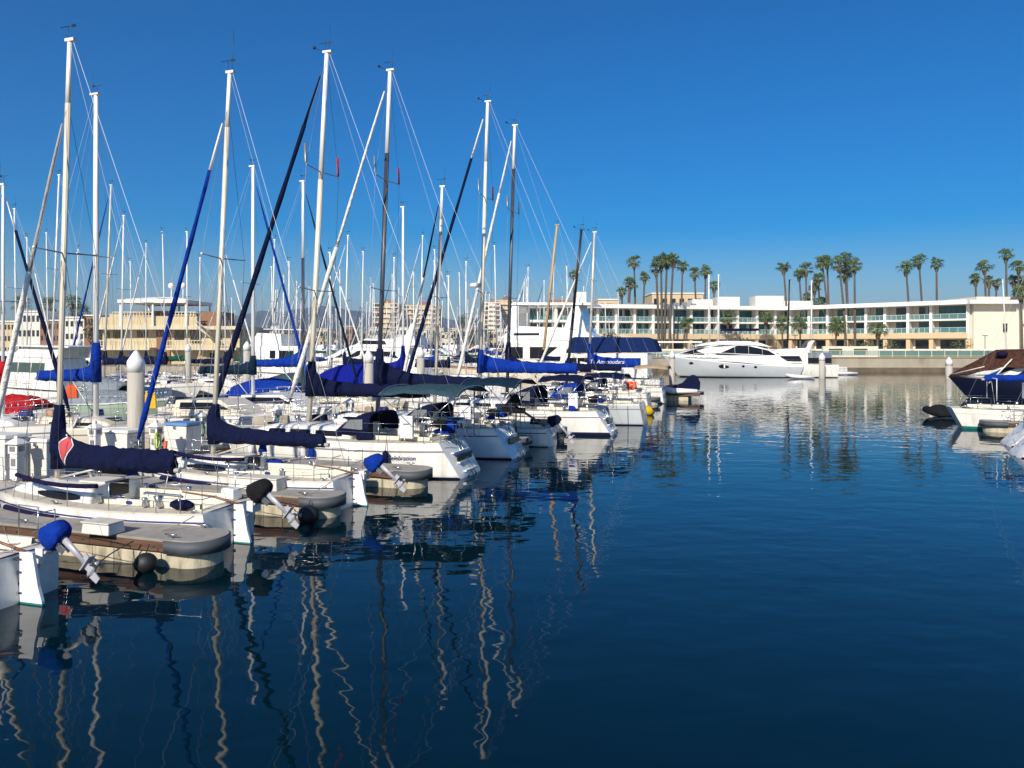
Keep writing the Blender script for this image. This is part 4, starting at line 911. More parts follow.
g3b = 'mid-distance sailboats with slim masts behind the first rows'
for i, (px, Y, topy, rk, cov, words) in enumerate(((27, 66, 238, .0, 'canvas_navy', 'white mast between the two leftmost masts, faint crosstree'), (75, 70, 250, .03, 'canvas_white', 'short white mast just right of the red diamond boat mast'), (132, 72, 262, .02, 'canvas_blue', 'short mast before the clubhouse canopy'), (146, 78, 244, .0, 'canvas_navy', 'slim mast right of the clubhouse canopy post'),
        (166, 64, 232, .03, 'canvas_navy', 'slim mast left of the blue furled jib'), (200, 70, 258, .0, 'canvas_tan', 'short mast right of the blue furled jib'), (226, 66, 246, .02, 'canvas_navy', 'slim mast right of the plain navy covered boat mast'), (272, 70, 240, .02, 'canvas_blue', 'slim mast between the navy jib and half dark mast'),
        (289, 64, 262, .0, 'canvas_green', 'short mast left of the half dark mast'), (344, 66, 236, .03, 'canvas_navy', 'slim mast left of the tallest dark mast'), (361, 72, 252, -.02, 'canvas_white', 'short mast close left of the dark mast'), (394, 66, 258, .0, 'canvas_navy', 'short mast close right of the dark mast'),
        (437, 74, 250, .02, 'canvas_blue', 'short mast behind the cream masts pair'), (466, 70, 262, .0, 'canvas_navy', 'short mast behind the white furled jib'), (497, 76, 246, .02, 'canvas_white', 'slim mast between the radar mast and dark mast'), (528, 88, 268, .0, 'canvas_navy', 'short mast before the blue glass building'))):
    A_ = BANG if i % 2 else FANG
    sailboat('sailboat', 'mid-distance sailboat, ' + words, by_mast(px, Y, 5.4, A_), A_, dict(r3, L=9.2, mast=5.4, top=wz(topy, Y), boomz=2.8, cover=(cov, 1.0, .5, .4, .6), jib=('sail_white', 'sail_white', .8) if i % 3 == 0 else None, mlow='mast_white', mup='mast_white', mr=.055, rake=rk, seed=i + 40, fenders=0, clutter=3), group=g3b)
# ------------------------------------------------------------------ motor yachts on the left side
P = powerboat
P('motor_boat', 'cream sportfisher with green-tinted windows at the left, behind the blue boom cover', (wx(88, 52), 52), BANG,
  dict(L=9.5, beam=3.4, fs=1.2, fb=1.7, hull='gelcoat', tiers=[
      dict(prof=[(.12, 1.3), (.16, 3.4), (.55, 3.5), (.74, 1.5)], w=(1.45, 1.25), win=[[(.24, 2.45), (.24, 3.1), (.53, 3.15), (.60, 2.5)]], wmat='window_green', mull=3),
      dict(prof=[(.14, 3.42), (.10, 4.1), (.45, 4.2), (.58, 3.5)], w=(1.3, 1.2)), dict(prof=[(.02, 4.1), (.02, 4.22), (.48, 4.32), (.48, 4.2)], w=(1.5, 1.5), mat='gelcoat_white')]))
P('motor_boat', 'white trawler with tall square pilothouse right of the straight white mast', (wx(318, 70), 70), BANG,
  dict(L=9.5, beam=3.8, fs=1.6, fb=2.2, hull='gelcoat_white', tiers=[
      dict(prof=[(.12, 1.7), (.12, 4.2), (.60, 4.2), (.66, 1.9)], w=(1.6, 1.5), win=[[(.16, 3.1), (.16, 3.8), (.32, 3.8), (.32, 3.1)], [(.36, 3.1), (.36, 3.8), (.42, 3.8), (.42, 3.1)]]),
      dict(prof=[(.30, 4.2), (.32, 5.3), (.58, 5.4), (.66, 4.2)], w=(1.4, 1.3)), dict(prof=[(.06, 5.6), (.06, 5.68), (.5, 5.78), (.5, 5.7)], w=(1.5, 1.5))], antennas=[(.4, .6, 5.4, 4)]))
P('motor_yacht', 'white flybridge yacht with swept windows behind the dark mast, left of the cream mast', (wx(432, 82), 82), BANG,
  dict(L=14, beam=4.4, fs=1.7, fb=2.4, hull='gelcoat_white', tiers=[
      dict(prof=[(.10, 1.8), (.14, 4.0), (.56, 4.1), (.82, 2.2)], w=(1.95, 1.6), win=[[(.26, 2.7), (.28, 3.6), (.56, 3.7), (.68, 2.8)]]),
      dict(prof=[(.08, 4.05), (.10, 5.3), (.14, 5.35), (.30, 4.9), (.5, 5.0), (.62, 4.1)], w=(1.7, 1.5), win=[[(.32, 4.35), (.34, 4.75), (.52, 4.8), (.56, 4.4)]])], arch=(.12, 4.6, 6.4, 1.5), antennas=[(.2, 1, 6, 4)]))
P('motor_yacht', 'lower white cruiser with dark oval windows, behind the navy sail cover and second piling', (wx(440, 66), 66), BANG,
  dict(L=12, beam=4.0, fs=1.5, fb=2.2, hull='gelcoat_white', tiers=[
      dict(prof=[(.10, 1.6), (.14, 3.1), (.5, 3.3), (.82, 1.95)], w=(1.75, 1.4), win=[[(.22, 2.15), (.24, 2.75), (.48, 2.8), (.60, 2.2)]])], arch=(.2, 2.9, 4.2, 1.4)))
P('classic_yacht', 'grey-beige classic yacht hull with pinkish teak deck, behind the cream mast', (wx(600, 68), 68), BANG,
  dict(L=15.5, beam=4.4, fs=2.0, fb=2.4, hull='gelcoat_cream', rub='teak', deck='teak', over=2.4, boot='boot_dark', tiers=[dict(prof=[(.35, 2.0), (.35, 3.0), (.66, 3.1), (.7, 2.2)], w=(1.3, 1.2), mat='gelcoat_cream', win=[[(.38, 2.5), (.38, 2.8), (.64, 2.85), (.64, 2.5)]])], railh=.8, railx=(.1, .98)))
P('motor_yacht', 'tall three storey white motor yacht in front of the hotel left end', (wx(622, 80), 80), BANG,
  dict(L=12.5, beam=5.2, fs=2.2, fb=3.0, hull='gelcoat_white', boot='boot_navy', tiers=[
      dict(prof=[(.04, 2.2), (.30, 4.9), (.98, 5.0), (.93, 2.6)], w=(2.3, 2.2), mat='gelcoat', clip=False, win=[[(.62, 2.9), (.50, 4.1), (.74, 4.1), (.74, 2.9)], [(.80, 2.9), (.80, 4.1), (.92, 4.1), (.90, 2.9)]]),
      dict(prof=[(.14, 4.6), (.30, 6.0), (.88, 6.3), (1.0, 5.0)], w=(2.3, 2.1), mat='gelcoat_white', clip=False, win=[[(.66, 5.3), (.66, 5.55), (.88, 5.55), (.88, 5.3)]]),
      dict(prof=[(.20, 8.35), (.22, 8.6), (.86, 8.75), (.94, 8.5)], w=(2.3, 2.2), clip=False, name='hardtop'),
      dict(prof=[(.24, 4.7), (.33, 8.4), (.38, 8.4), (.46, 5.8)], w=(2.2, 2.1), clip=False, name='mast_fin'),
      dict(prof=[(.84, 6.2), (.84, 8.45), (.90, 8.45), (.95, 6.0)], w=(2.15, 2.1), clip=False, name='windscreen_post')], rail=True, railx=(.1, .9), antennas=[(.3, 1.2, 8.6, 4), (.5, -1, 8.6, 3)]))
P('motor_yacht', 'white express cruiser low in the water left of the dark mast, before the mountains', (wx(390, 95), 95), BANG,
  dict(L=12.5, beam=4.2, fs=1.6, fb=2.2, hull='gelcoat_white', tiers=[dict(prof=[(.12, 1.7), (.16, 3.4), (.5, 3.5), (.78, 2.0)], w=(1.8, 1.5), win=[[(.2, 2.4), (.22, 3.0), (.48, 3.1), (.6, 2.4)]]), dict(prof=[(.3, 3.4), (.32, 4.3), (.36, 4.3), (.52, 3.5)], w=(1.4, 1.2))]))
P('motor_yacht', 'white cruiser behind the yellow jib, at the far left under the town', (wx(45, 78), 78), BANG,
  dict(L=11.5, beam=3.9, fs=1.5, fb=2.1, hull='gelcoat_white', tiers=[dict(prof=[(.12, 1.6), (.16, 3.6), (.55, 3.7), (.8, 2.0)], w=(1.7, 1.4), win=[[(.2, 2.5), (.22, 3.2), (.5, 3.3), (.64, 2.5)]])]))
bpy.data.objects[[o.name for o in bpy.data.objects if o.get('label', '').startswith('white cruiser behind the yellow jib')][0]]['label'] = 'white cruiser at the far left, in front of the white town buildings'

P('motor_boat', 'boat with a long navy canvas enclosure rising behind the lettered blue sail cover', (wx(661, 66), 66), BANG,
  dict(L=9.5, beam=3.6, fs=1.4, fb=1.9, hull='gelcoat_white', rail=False, tiers=[dict(prof=[(.10, 1.5), (.10, 3.6), (.9, 3.6), (.95, 1.8)], w=(1.5, 1.4), mat='gelcoat', win=[[(.16, 2.4), (.16, 3.2), (.84, 3.2), (.88, 2.4)]], mull=5),
      dict(prof=[(.0, 3.7), (.05, 4.75), (.12, 4.95), (.78, 5.0), (.86, 3.6)], w=(1.6, 1.2), mat='canvas_midblue', name='canvas_enclosure', bev=.12)]))

# ------------------------------------------------------------------ yachts by the hotel quay
sy, hsy = P('motor_yacht', 'long silver-hulled motor yacht with black wraparound windows by the hotel quay', (wx(795, 104), 104), math.pi - R(4),
  dict(L=17.6, beam=4.9, fs=1.5, fb=3.0, hull='gelcoat_grey', rub='gelcoat_white', over=2.2, trake=-.5, boot='boot_dark', flare=.1, tiers=[
      dict(prof=[(.02, 1.4), (.14, 2.7), (.30, 3.05), (.62, 3.3), (.92, 3.1), (.995, 2.85), (.9, 2.5), (.5, 2.1), (.2, 1.6)], w=(2.5, 2.3), name='upper_hull', mat='gelcoat_white'),
      dict(prof=[(.12, 2.4), (.16, 3.1), (.24, 3.8), (.38, 4.4), (.58, 4.5), (.74, 3.95), (.90, 3.1), (.92, 2.7)], w=(2.1, 1.8), mat='gelcoat_white', win=[[(.17, 2.95), (.23, 3.6), (.38, 4.2), (.58, 4.28), (.73, 3.85), (.88, 3.15), (.5, 2.92)]], mull=7),
      dict(prof=[(.20, 4.0), (.28, 4.55), (.36, 4.8), (.55, 4.85), (.70, 4.55), (.78, 4.1), (.64, 4.35), (.42, 4.35), (.28, 4.2)], w=(2.2, 1.6), mat='gelcoat_white', name='hardtop')],
      ports=[(.56, 1.5, .75, .28), (.56, 1.5, .30, .30, 'gelcoat_white'), (.80, 1.9, .45, .16), (.42, 1.5, .2, .16), (.33, 1.4, .22, .16)], railh=.5, railx=(.6, .97)))
aw = MB(); aw.prism([(5.0, 6.2), (5.2, 6.5), (9.4, 6.5), (9.6, 6.2)], lambda x, z: 1.7); aw.build('bimini_top', 'canvas_navy', sy, .05)
aw = MB()
for x in (5.4, 7.2, 9.2):
    for s in (1, -1): aw.tube([(x, s * 1.6, 4.8), (x + .2, s * 1.6, 6.3)], .03, 5)
aw.build('bimini_frame', 'steel', sy)
fy, _ = P('motor_yacht', 'white flybridge boat with blue canvas enclosure behind the stern of the silver yacht', (wx(836, 103), 103.5), math.pi - R(8),
  dict(L=13.5, beam=4.2, fs=1.7, fb=2.4, hull='gelcoat', tiers=[
      dict(prof=[(.06, 1.8), (.28, 1.8), (.28, 3.4), (.05, 3.4)], w=(1.75, 1.65), mat='vinyl', name='stern_enclosure', win=[[(.06, 1.9), (.06, 2.6), (.28, 2.6), (.28, 1.9)]], wmat='canvas_black'),
      dict(prof=[(.28, 1.8), (.28, 3.3), (.52, 3.3), (.80, 2.2)], w=(1.8, 1.6), win=[[(.33, 2.1), (.36, 2.85), (.54, 2.85), (.72, 2.25)]]),
      dict(prof=[(.25, 3.3), (.30, 3.9), (.55, 3.75), (.66, 3.2)], w=(1.7, 1.5))], arch=(.24, 3.4, 4.9, 1.6), railh=.5))
aw = MB(); aw.prism([(2.6, 4.9), (2.7, 5.05), (6.4, 5.1), (6.4, 4.95)], lambda x, z: 1.6); aw.build('bimini_top', 'canvas_black', fy)
en = MB(); en.box((1.2, 1.0, 2.9), (.9, .8, .7)); en.build('blue_seat_cover', 'canvas_blue', fy, .1)

def dinghy(label, x, y, ang, cover='canvas_navy', tube='gelcoat_white', L=3.2, motor=True, name='dinghy', z=0):
    t = thing(name, label, 'dinghy', (x, y, z), ang); mb = MB(); b = .78; rr = .23
    pts = [(0, b, .25), (L * .6, b, .27), (L * .85, b * .6, .36), (L, 0, .45), (L * .85, -b * .6, .36), (L * .6, -b, .27), (0, -b, .25)]
    mb.tube(pts, [rr * .7, rr, rr, rr * .9, rr, rr, rr * .7], 10); mb.build('hull', tube, t)
    fl = MB(); fl.prism([(0, .05), (0, .2), (L * .9, .3), (L * .85, .12)], lambda x, z: b * (1 if x < L * .6 else .6)); fl.build('floor', 'gelcoat', t)
    if cover:
        cv = MB(); rings = []
        for i in range(9):
            u = i / 8; w = (b + .15) * (1 if u < .55 else 1 - ((u - .55) / .5) ** 2); rings.append([Vector((u * L, w * c, .36 + .10 * u + .35 * math.sin(math.pi * u) * (1 - c * c) - .1 * c ** 4)) for c in [k / 4 for k in range(-4, 5)]])
        o = cv.loft(rings, 0, True, False, False).build('boat_cover', cover, t); o.modifiers.new('s', 'SOLIDIFY').thickness = .03
    if motor: outboard(t, -.2, 0, .62, 'canvas_navy', 'outboard_dark', 1.15, 8)
    return t
dinghy('white tender floating behind the stern of the silver yacht', wx(812, 99), 99, math.pi, None, motor=False)
dinghy('small white tender tied to the quay right of the flybridge boat', wx(855, 112), 112, math.pi, None, motor=False, L=4.2)
# platform with inflatable at the end of row 1
bar_dock('swim_platform', 'low dark floating platform right of the slim piling', (wx(655, 61.5), 61.5), (wx(702, 60), 60), 1.6)
dg = dinghy('red and white inflatable on the dark floating platform with navy engine cover', wx(697, 60.2), 60.2, math.pi - .2, None, 'gelcoat_white', 3.0, False, 'inflatable_boat', .5)
q = MB(); q.prism([(-.2, .3), (-.25, .9), (.0, 1.4), (.35, 1.5), (.75, 1.25), (1.1, .85), (1.9, .55), (2.0, .35)], lambda x, z: .55 - .16 * z); q.build('engine_cover', 'canvas_navy', dg, .12)
t = thing('kayak', 'orange kayak section leaning beside the slim piling', 'kayak', (wx(672, 60.6), 60.6, .55), .2); MB().tube([(-.9, 0, .2), (-.4, 0, .3), (.6, 0, .35), (1.3, 0, .25)], [.06, .32, .34, .06], 10).build('hull', 'orange', t)
t = thing('life_ring_case', 'red-orange fender stack on the last white boat stern', 'fender', (wx(630, 53), 53, .9), 0)
mb = MB()
for k in range(3): mb.tube([(k * .3 - .3, 0, 0), (k * .3 - .3, 0, .9)], .15, 8)
mb.build('fender_body', 'orange', t); t.name = 'fender_stack'
t = thing('float_buoy', 'yellow float lying low between the two farthest finger docks', 'float', (wx(643, 47.5), 47.5, 0), .2); MB().tube([(-.7, 0, .1), (-.4, 0, .2), (.4, 0, .25), (.7, 0, .1)], [.1, .34, .34, .1], 10).build('float_body', 'yellow', t)
dinghy('small white dinghy with dark motor cover left of the yellow float', wx(641, 43.5), 43.5, BANG, None, 'gelcoat_white', 2.4, False)
t = thing('outboard_stand', 'black folded gear standing upright on the second scooped stern', 'boat gear', (wx(516, 30.2), 30.2, 0), BANG)
mb = MB(); mb.tube([(0, 0, .9), (0, 0, 2.2)], .03, 6); mb.ball((0, 0, 2.2), .2, n=6, sc=(1.2, .7, .9)); mb.tube([(-.3, 0, 2.3), (.3, .05, 2.05)], .04, 5); mb.tube([(.25, 0, 2.35), (-.2, .05, 2.0)], .04, 5); mb.box((.1, 0, 1.75), (.9, .25, .22)); mb.tube([(0, 0, 1.9), (-1.2, .2, 1.2)], .05, 6); mb.build('gear', 'canvas_black', t)
# stern clutter on the big boats: rails, grill, seat, box
for rt, hh, x in ((b3, h3, .9), (b4, h4, .9), (b5, h5, .9)):
    q = MB(); q.box((x + .9, hh.hb(1) - .15, hh.sz(1) + .50), (.45, .12, .72)); q.box((x + .9, hh.hb(1) - .085, hh.sz(1) + .6), (.2, .02, .04), 1); q.build('rail_box', ['gelcoat_white', 'stripe_grey'], rt)
    q = MB(); q.tube([(x - .3, -.9, hh.sz(1) + .5), (x + .3, -.9, hh.sz(1) + .5)], .17, 10, 0); q.box((x - .1, .9, hh.sz(1) + .6), (.45, .45, .08), 1); q.ball((x + .1, .3, hh.sz(1) + .55), .2, 1, sc=(1.4, .7, .7)); q.box((x, -.3, hh.sz(1) + .45), (.5, .4, .25), 2, top=(.8, .8)); q.build('stern_gear', ['steel', 'canvas_black', 'canvas_blue'], rt)
    q = MB(); q.tube([(x - .6, -hh.hb(.5) * .9, hh.sz(0)), (x - .6, -hh.hb(.5) * .9, hh.sz(0) + 1.7)], .02, 5); q.build('stern_pole', 'steel', rt)

# ------------------------------------------------------------------ right side cluster
RU = math.atan2(-.33, .944)
r1, hr1, _ = sailboat('sailboat', 'white sailboat with teal bottom paint and bright blue boom cover at the right edge', (23.4, 40.4), RU,
    dict(L=11.5, beam=3.4, fs=1.05, fb=1.2, sw=.42, over=.9, trake=-.55, mx=.45, cock=.3, cabf=.78, cabh=.45, mast=6.6, top=15.5, boomz=2.55, boomlen=5.6, cover=('canvas_blue', 1.2, .42, .34, 2.0), jib=('sail_white', 'sail_white', .8), spread=[.5], boot='boot_teal', bootw=2, mlow='mast_white', mr=.1, seed=31, hull='gelcoat', detail=2, stripe='gelcoat_cream'))
q = MB(); q.tube([(1.4, 1.0, 1.5), (1.4, 1.0, 2.6), (1.4, -1.0, 2.6), (1.4, -1.0, 1.5)], .02, 6); q.box((3.3, .6, 1.95), (.7, .4, .8)); q.box((4.6, .9, 1.8), (.5, .3, .5)); q.build('cockpit_seat', 'gelcoat_white', r1)
r2b, hr2 = P('motor_yacht', 'navy-hulled boat with peaked brown canvas cover, behind the teal bottomed sailboat', (48.6, 59.3), RU + math.pi,
  dict(L=13.5, beam=4.2, fs=1.3, fb=1.75, hull='hull_navy', rub='canvas_black', over=1.4, tiers=[dict(prof=[(.3, 1.3), (.3, 2.9), (.62, 2.8), (.8, 1.6)], w=(1.6, 1.4), mat='gelcoat', win=[[(.34, 2.0), (.34, 2.6), (.6, 2.6), (.66, 2.0)]])], dome=(.5, 3.4), rail=False, arch=(.46, 2.7, 3.5, 1.4)))
rings = []
for i in range(17):
    u = i / 16; x = lerp(4.5, 13.4, u); zr = lerp(4.05, 3.95, min(1, u / .55)) if u < .62 else lerp(3.95, 1.85, ((u - .62) / .38)); w = min(hr2.hb(x) * 1.0 + .1, 2.0)
    rings.append([Vector((x, w * c, lerp(zr, 2.55 if u < .62 else lerp(2.55, 1.6, (u - .62) / .38), abs(c) ** 1.15) + .05 * pnoise(Vector((x, c * 2, 3))) + .06 * math.sin(x * 4) * abs(c))) for c in [k / 6 for k in range(-6, 7)]])
o = MB().loft(rings, 0, True, False, False).build('canvas_cover', 'canvas_brown', r2b); o.modifiers.new('s', 'SOLIDIFY').thickness = .03
q = MB(); q.tube([(11.3, 2.0, 2.6), (13.3, .4, 1.9)], .035, 6); q.tube([(9.4, 1.9, 3.2), (11.0, 2.0, 1.3)], .05, 6); q.ball((9.9, 1.2, 3.6), .35, 1, 8, (1.2, 1, .7)); q.build('cover_struts', ['sail_white', 'canvas_purple'], r2b)
dinghy('black covered dinghy floating left of the teal bottomed sailboat', wx(955, 46), 46, math.pi - .3, 'canvas_black', 'canvas_black', 1.55, False)
finger('right-hand finger dock end in front of the teal bottomed sailboat', 983, 432.5, 10, 1.4, -1)
for lab, x, y in (('white boat stern poking in at the right edge, upper of two', 21.3, 33.5), ('white boat stern poking in at the right edge, lower of two', 19.55, 30.2)):
    sailboat('sailboat', lab, (x, y), RU, dict(big, stripe='gelcoat', L=9.5, beam=3.0, mast=5.6, top=13, boomz=2.6, boomlen=3.6, cover=('canvas_navy', 1, .5, .4), jib=None, hull='gelcoat', fs=1.05, trake=1.0, scoop=False, wheel=None, seed=3), group='sterns at the right edge')
powerless = None
# masts behind the quay yachts
for lab, px, Y, ty, ml, mr, rk in (('sailboat with plain white mast by the hotel quay, left of a pair', 709, 116, 275, 'mast_white', .10, 0.0), ('sailboat with plain white mast by the hotel quay, right of a pair', 718.5, 117, 275, 'mast_white', .11, 0.0),
                                ('sailboat with black mast standing behind the silver yacht', 787, 115, 280, 'mast_black', .13, .03), ('sailboat with short white mast behind the flybridge boat', 811.5, 116, 281, 'mast_white', .10, 0.0)):
    sailboat('sailboat', lab, by_mast(px, Y, 5.0, math.pi), math.pi, dict(r3, L=8.8, mast=5.0, top=wz(ty, Y), cover=None, boomlen=0, jib=None, mlow=ml, mup=ml, mr=mr, rake=rk, detail=0, spread=[], wr=.008), group='sailboats at the hotel quay')
t, _, _ = sailboat('sailboat', 'sailboat with tall thin white mast against the right end wall of the hotel', by_mast(1007, 112, 5.0, 0), 0, dict(r3, L=8.8, mast=5.0, top=wz(280, 112), cover=None, boomlen=0, jib=None, mlow='mast_white', mr=.08, detail=0, spread=[]))

# ------------------------------------------------------------------ far mast forest
random.seed(11)
proto = []
for k, (top, rk, cov, jib) in enumerate(((13.5, .02, 'canvas_navy', None), (12, .05, 'canvas_blue', ('sail_white', 'sail_white', .8)), (15, -.03, 'canvas_white', None), (14, 0.0, 'canvas_green', ('canvas_navy', 'canvas_navy', .8)), (11, .03, 'canvas_tan', None))):
    r_, _, _ = sailboat('sailboat', 'distant white sailboat among the crowd of masts in the far basin', (0, 0), BANG if k % 2 else FANG, dict(r3, L=9.5, mast=5.4, top=top, boomz=2.7, boomlen=3.4, cover=(cov, 1, .5, .4, .6), jib=jib, mlow='mast_white', mup='mast_white', mr=.065, rake=rk, detail=0, spread=[.55], wr=.007, jr=.08, seed=k), group='distant sailboats in the far basin')
    proto.append(r_)
used = [0] * 5; spots = []
tries = 0
def ok(x, y, d):
    return all((x - a) ** 2 + (y - b) ** 2 > d * d for a, b in spots)
while len(spots) < 128 and tries < 14000:
    tries += 1
    Y = random.choice([84, 96, 106, 118, 130, 142, 165, 195, 230, 270, 310, 350]) + random.uniform(-2, 2)
    px = random.uniform(225, 590) if random.random() < .8 else random.uniform(0, 620)
    if px < 250 and Y > 96: continue
    if px < 230 and Y > 90: Y = random.uniform(84, 96)
    if px > 500 and Y > 170: continue
    X = wx(px, Y)
    if px > 490 and Y < 92: continue
    if px < 235 and random.random() < .8: continue
    if not ok(X, Y, 4.3): continue
    spots.append((X, Y)); k = random.randrange(5); s_ = random.uniform(.74, 1.12)
    if used[k] == 0: proto[k].location = (X, Y, 0); proto[k].scale = (s_,) * 3; used[k] = 1
    else: copy_tree(proto[k], (X, Y, 0), proto[k].rotation_euler.z, scale=s_)
# far motor boats sharing two moulds
pm = [P('motor_boat', 'distant white motor boat in the far basin below the masts', (0, 0), a, dict(L=11, beam=3.8, fs=1.5, fb=2.1, hull='gelcoat_white', tiers=[dict(prof=[(.1, 1.6), (.14, 3.5), (.5, 3.6), (.78, 2.0)], w=(1.7, 1.4), win=[[(.2, 2.4), (.22, 3.1), (.48, 3.2), (.6, 2.4)]]), dict(prof=[(.1, z), (.12, z + .9), (.4, z + .7), (.5, z - .1)], w=(1.5, 1.3), mat=mt_)]), group='distant motor boats in the far basin')[0] for a, z, mt_ in ((BANG, 3.5, 'gelcoat_white'), (FANG, 3.5, 'canvas_navy'))]
k = 0; tries = 0
while k < 34 and tries < 3000:
    tries += 1; Y = random.choice([100, 122, 145, 175, 215, 260]) + random.uniform(-3, 3); px = random.uniform(240, 560)
    X = wx(px, Y)
    if not ok(X, Y, 6.5): continue
    spots.append((X, Y)); 
    if k < 2: pm[k].location = (X, Y, 0)
    else: copy_tree(pm[k % 2], (X, Y, 0), pm[k % 2].rotation_euler.z)
    k += 1
bar_dock('far_walkway', 'second floating walkway beyond the first row of boats', O - U * 42 - W * 2, O - U * 42 + W * 75, 2.2, 'walkways beyond')
# ------------------------------------------------------------------ water, land, seawall
def sheet(name, pts, z, mt, label=None):
    o = MB().add([(x, y, z) for x, y in pts], [list(range(len(pts)))]).build(name, mt); struct(o); return o
sheet('water', [(-4500, -60), (4500, -60), (4500, 9000), (-4500, 9000)], 0, 'water')
def landmass(name, pts, z, mt, wall=None):
    n = len(pts); mb = MB(); mb.add([(x, y, z) for x, y in pts] + [(x, y, -2) for x, y in pts], [list(range(n))] + [(i, (i + 1) % n, n + (i + 1) % n, n + i) for i in range(n)], [0] + [1] * n)
    o = mb.build(name, [mt, wall or mt]); struct(o); return o
landmass('shore_ground', [(13, 124), (420, 124), (900, 600), (900, 395), (900, 900), (60, 900), (20, 420), (12, 240)][:0] or [(13, 124.6), (420, 124.6), (900, 500), (900, 950), (60, 950), (30, 420), (12, 240)], 2.3, 'seawall_top', 'concrete')
landmass('hotel_terrace_ground', [(15, 136), (200, 136), (200, 200), (15, 200)], 3.25, 'seawall_top', 'wall_cream')
landmass('clubhouse_shore', [(-260, 98), (-34.5, 98), (-37, 150), (-120, 400), (-260, 400)], 1.6, 'land', 'concrete')
landmass('far_shore', [(-3000, 430), (26, 430), (64, 949), (3000, 949), (3000, 5200), (-3000, 5200)], 1.8, 'land')
sw = thing('seawall', 'long concrete seawall with dark brown foot below the hotel', 'seawall', (13, 124, 0))
MB().box((200, 0, 1.45), (400, 1.0, 1.7)).build('wall', 'concrete', sw)
MB().box((200, -.25, .1), (400, 1.5, 1.2)).build('wall_footing', 'seawall_low', sw)  # foot strip, darker brown than the wall above
MB().box((200, -.05, 2.36), (400, 1.3, .12)).build('wall_coping', 'seawall_top', sw)
rl = thing('quay_railing', 'white promenade railing along the top of the seawall', 'railing', (13, 124.3, 2.42))
mb = MB(); x = 6.0
while x < 150:
    mb.box((x, 0, .48), (.09, .09, .96)); x += 2.1
mb.build('railing_posts', 'trim_cream', rl); mb = MB(); mb.box((78, 0, .98), (145, .08, .07)); mb.box((78, 0, .14), (145, .05, .05)); mb.build('handrail', 'trim_cream', rl)
MB().box((78, .02, .56), (145, .02, .74)).build('glass_panel', 'balustrade', rl)
def leaf_cloud(mb, c, r, n, sz, sc=(1, 1, 1), m=0):
    for _ in range(n):
        while True:
            v = Vector((random.uniform(-1, 1), random.uniform(-1, 1), random.uniform(-1, 1)))
            if .25 < v.length < 1: break
        q = 1 + .3 * pnoise(v * 2.2 + Vector(c)); p_ = Vector(c) + Vector((v.x * sc[0], v.y * sc[1], v.z * sc[2])) * r * q
        a = Vector((random.gauss(0, 1), random.gauss(0, 1), random.gauss(0, 1))).normalized(); b = a.orthogonal().normalized(); d = a.cross(b); s = sz * random.uniform(.6, 1.3)
        mb.add([p_ - b * s, p_ + d * s * .6, p_ + b * s, p_ - d * s * .6], [(0, 1, 2, 3)], m)
hd = thing('hedge', 'clipped green hedge behind the promenade railing below the hotel', 'hedge', (60, 128, 2.3))
mb = MB(); mb.box((0, 0, .55), (60, 1.2, 1.0)); random.seed(3)
for x in range(-30, 31): leaf_cloud(mb, (x, 0, .6), .9, 26, .14, (1, .8, .7))
mb.build('foliage', 'leaf_olive', hd)

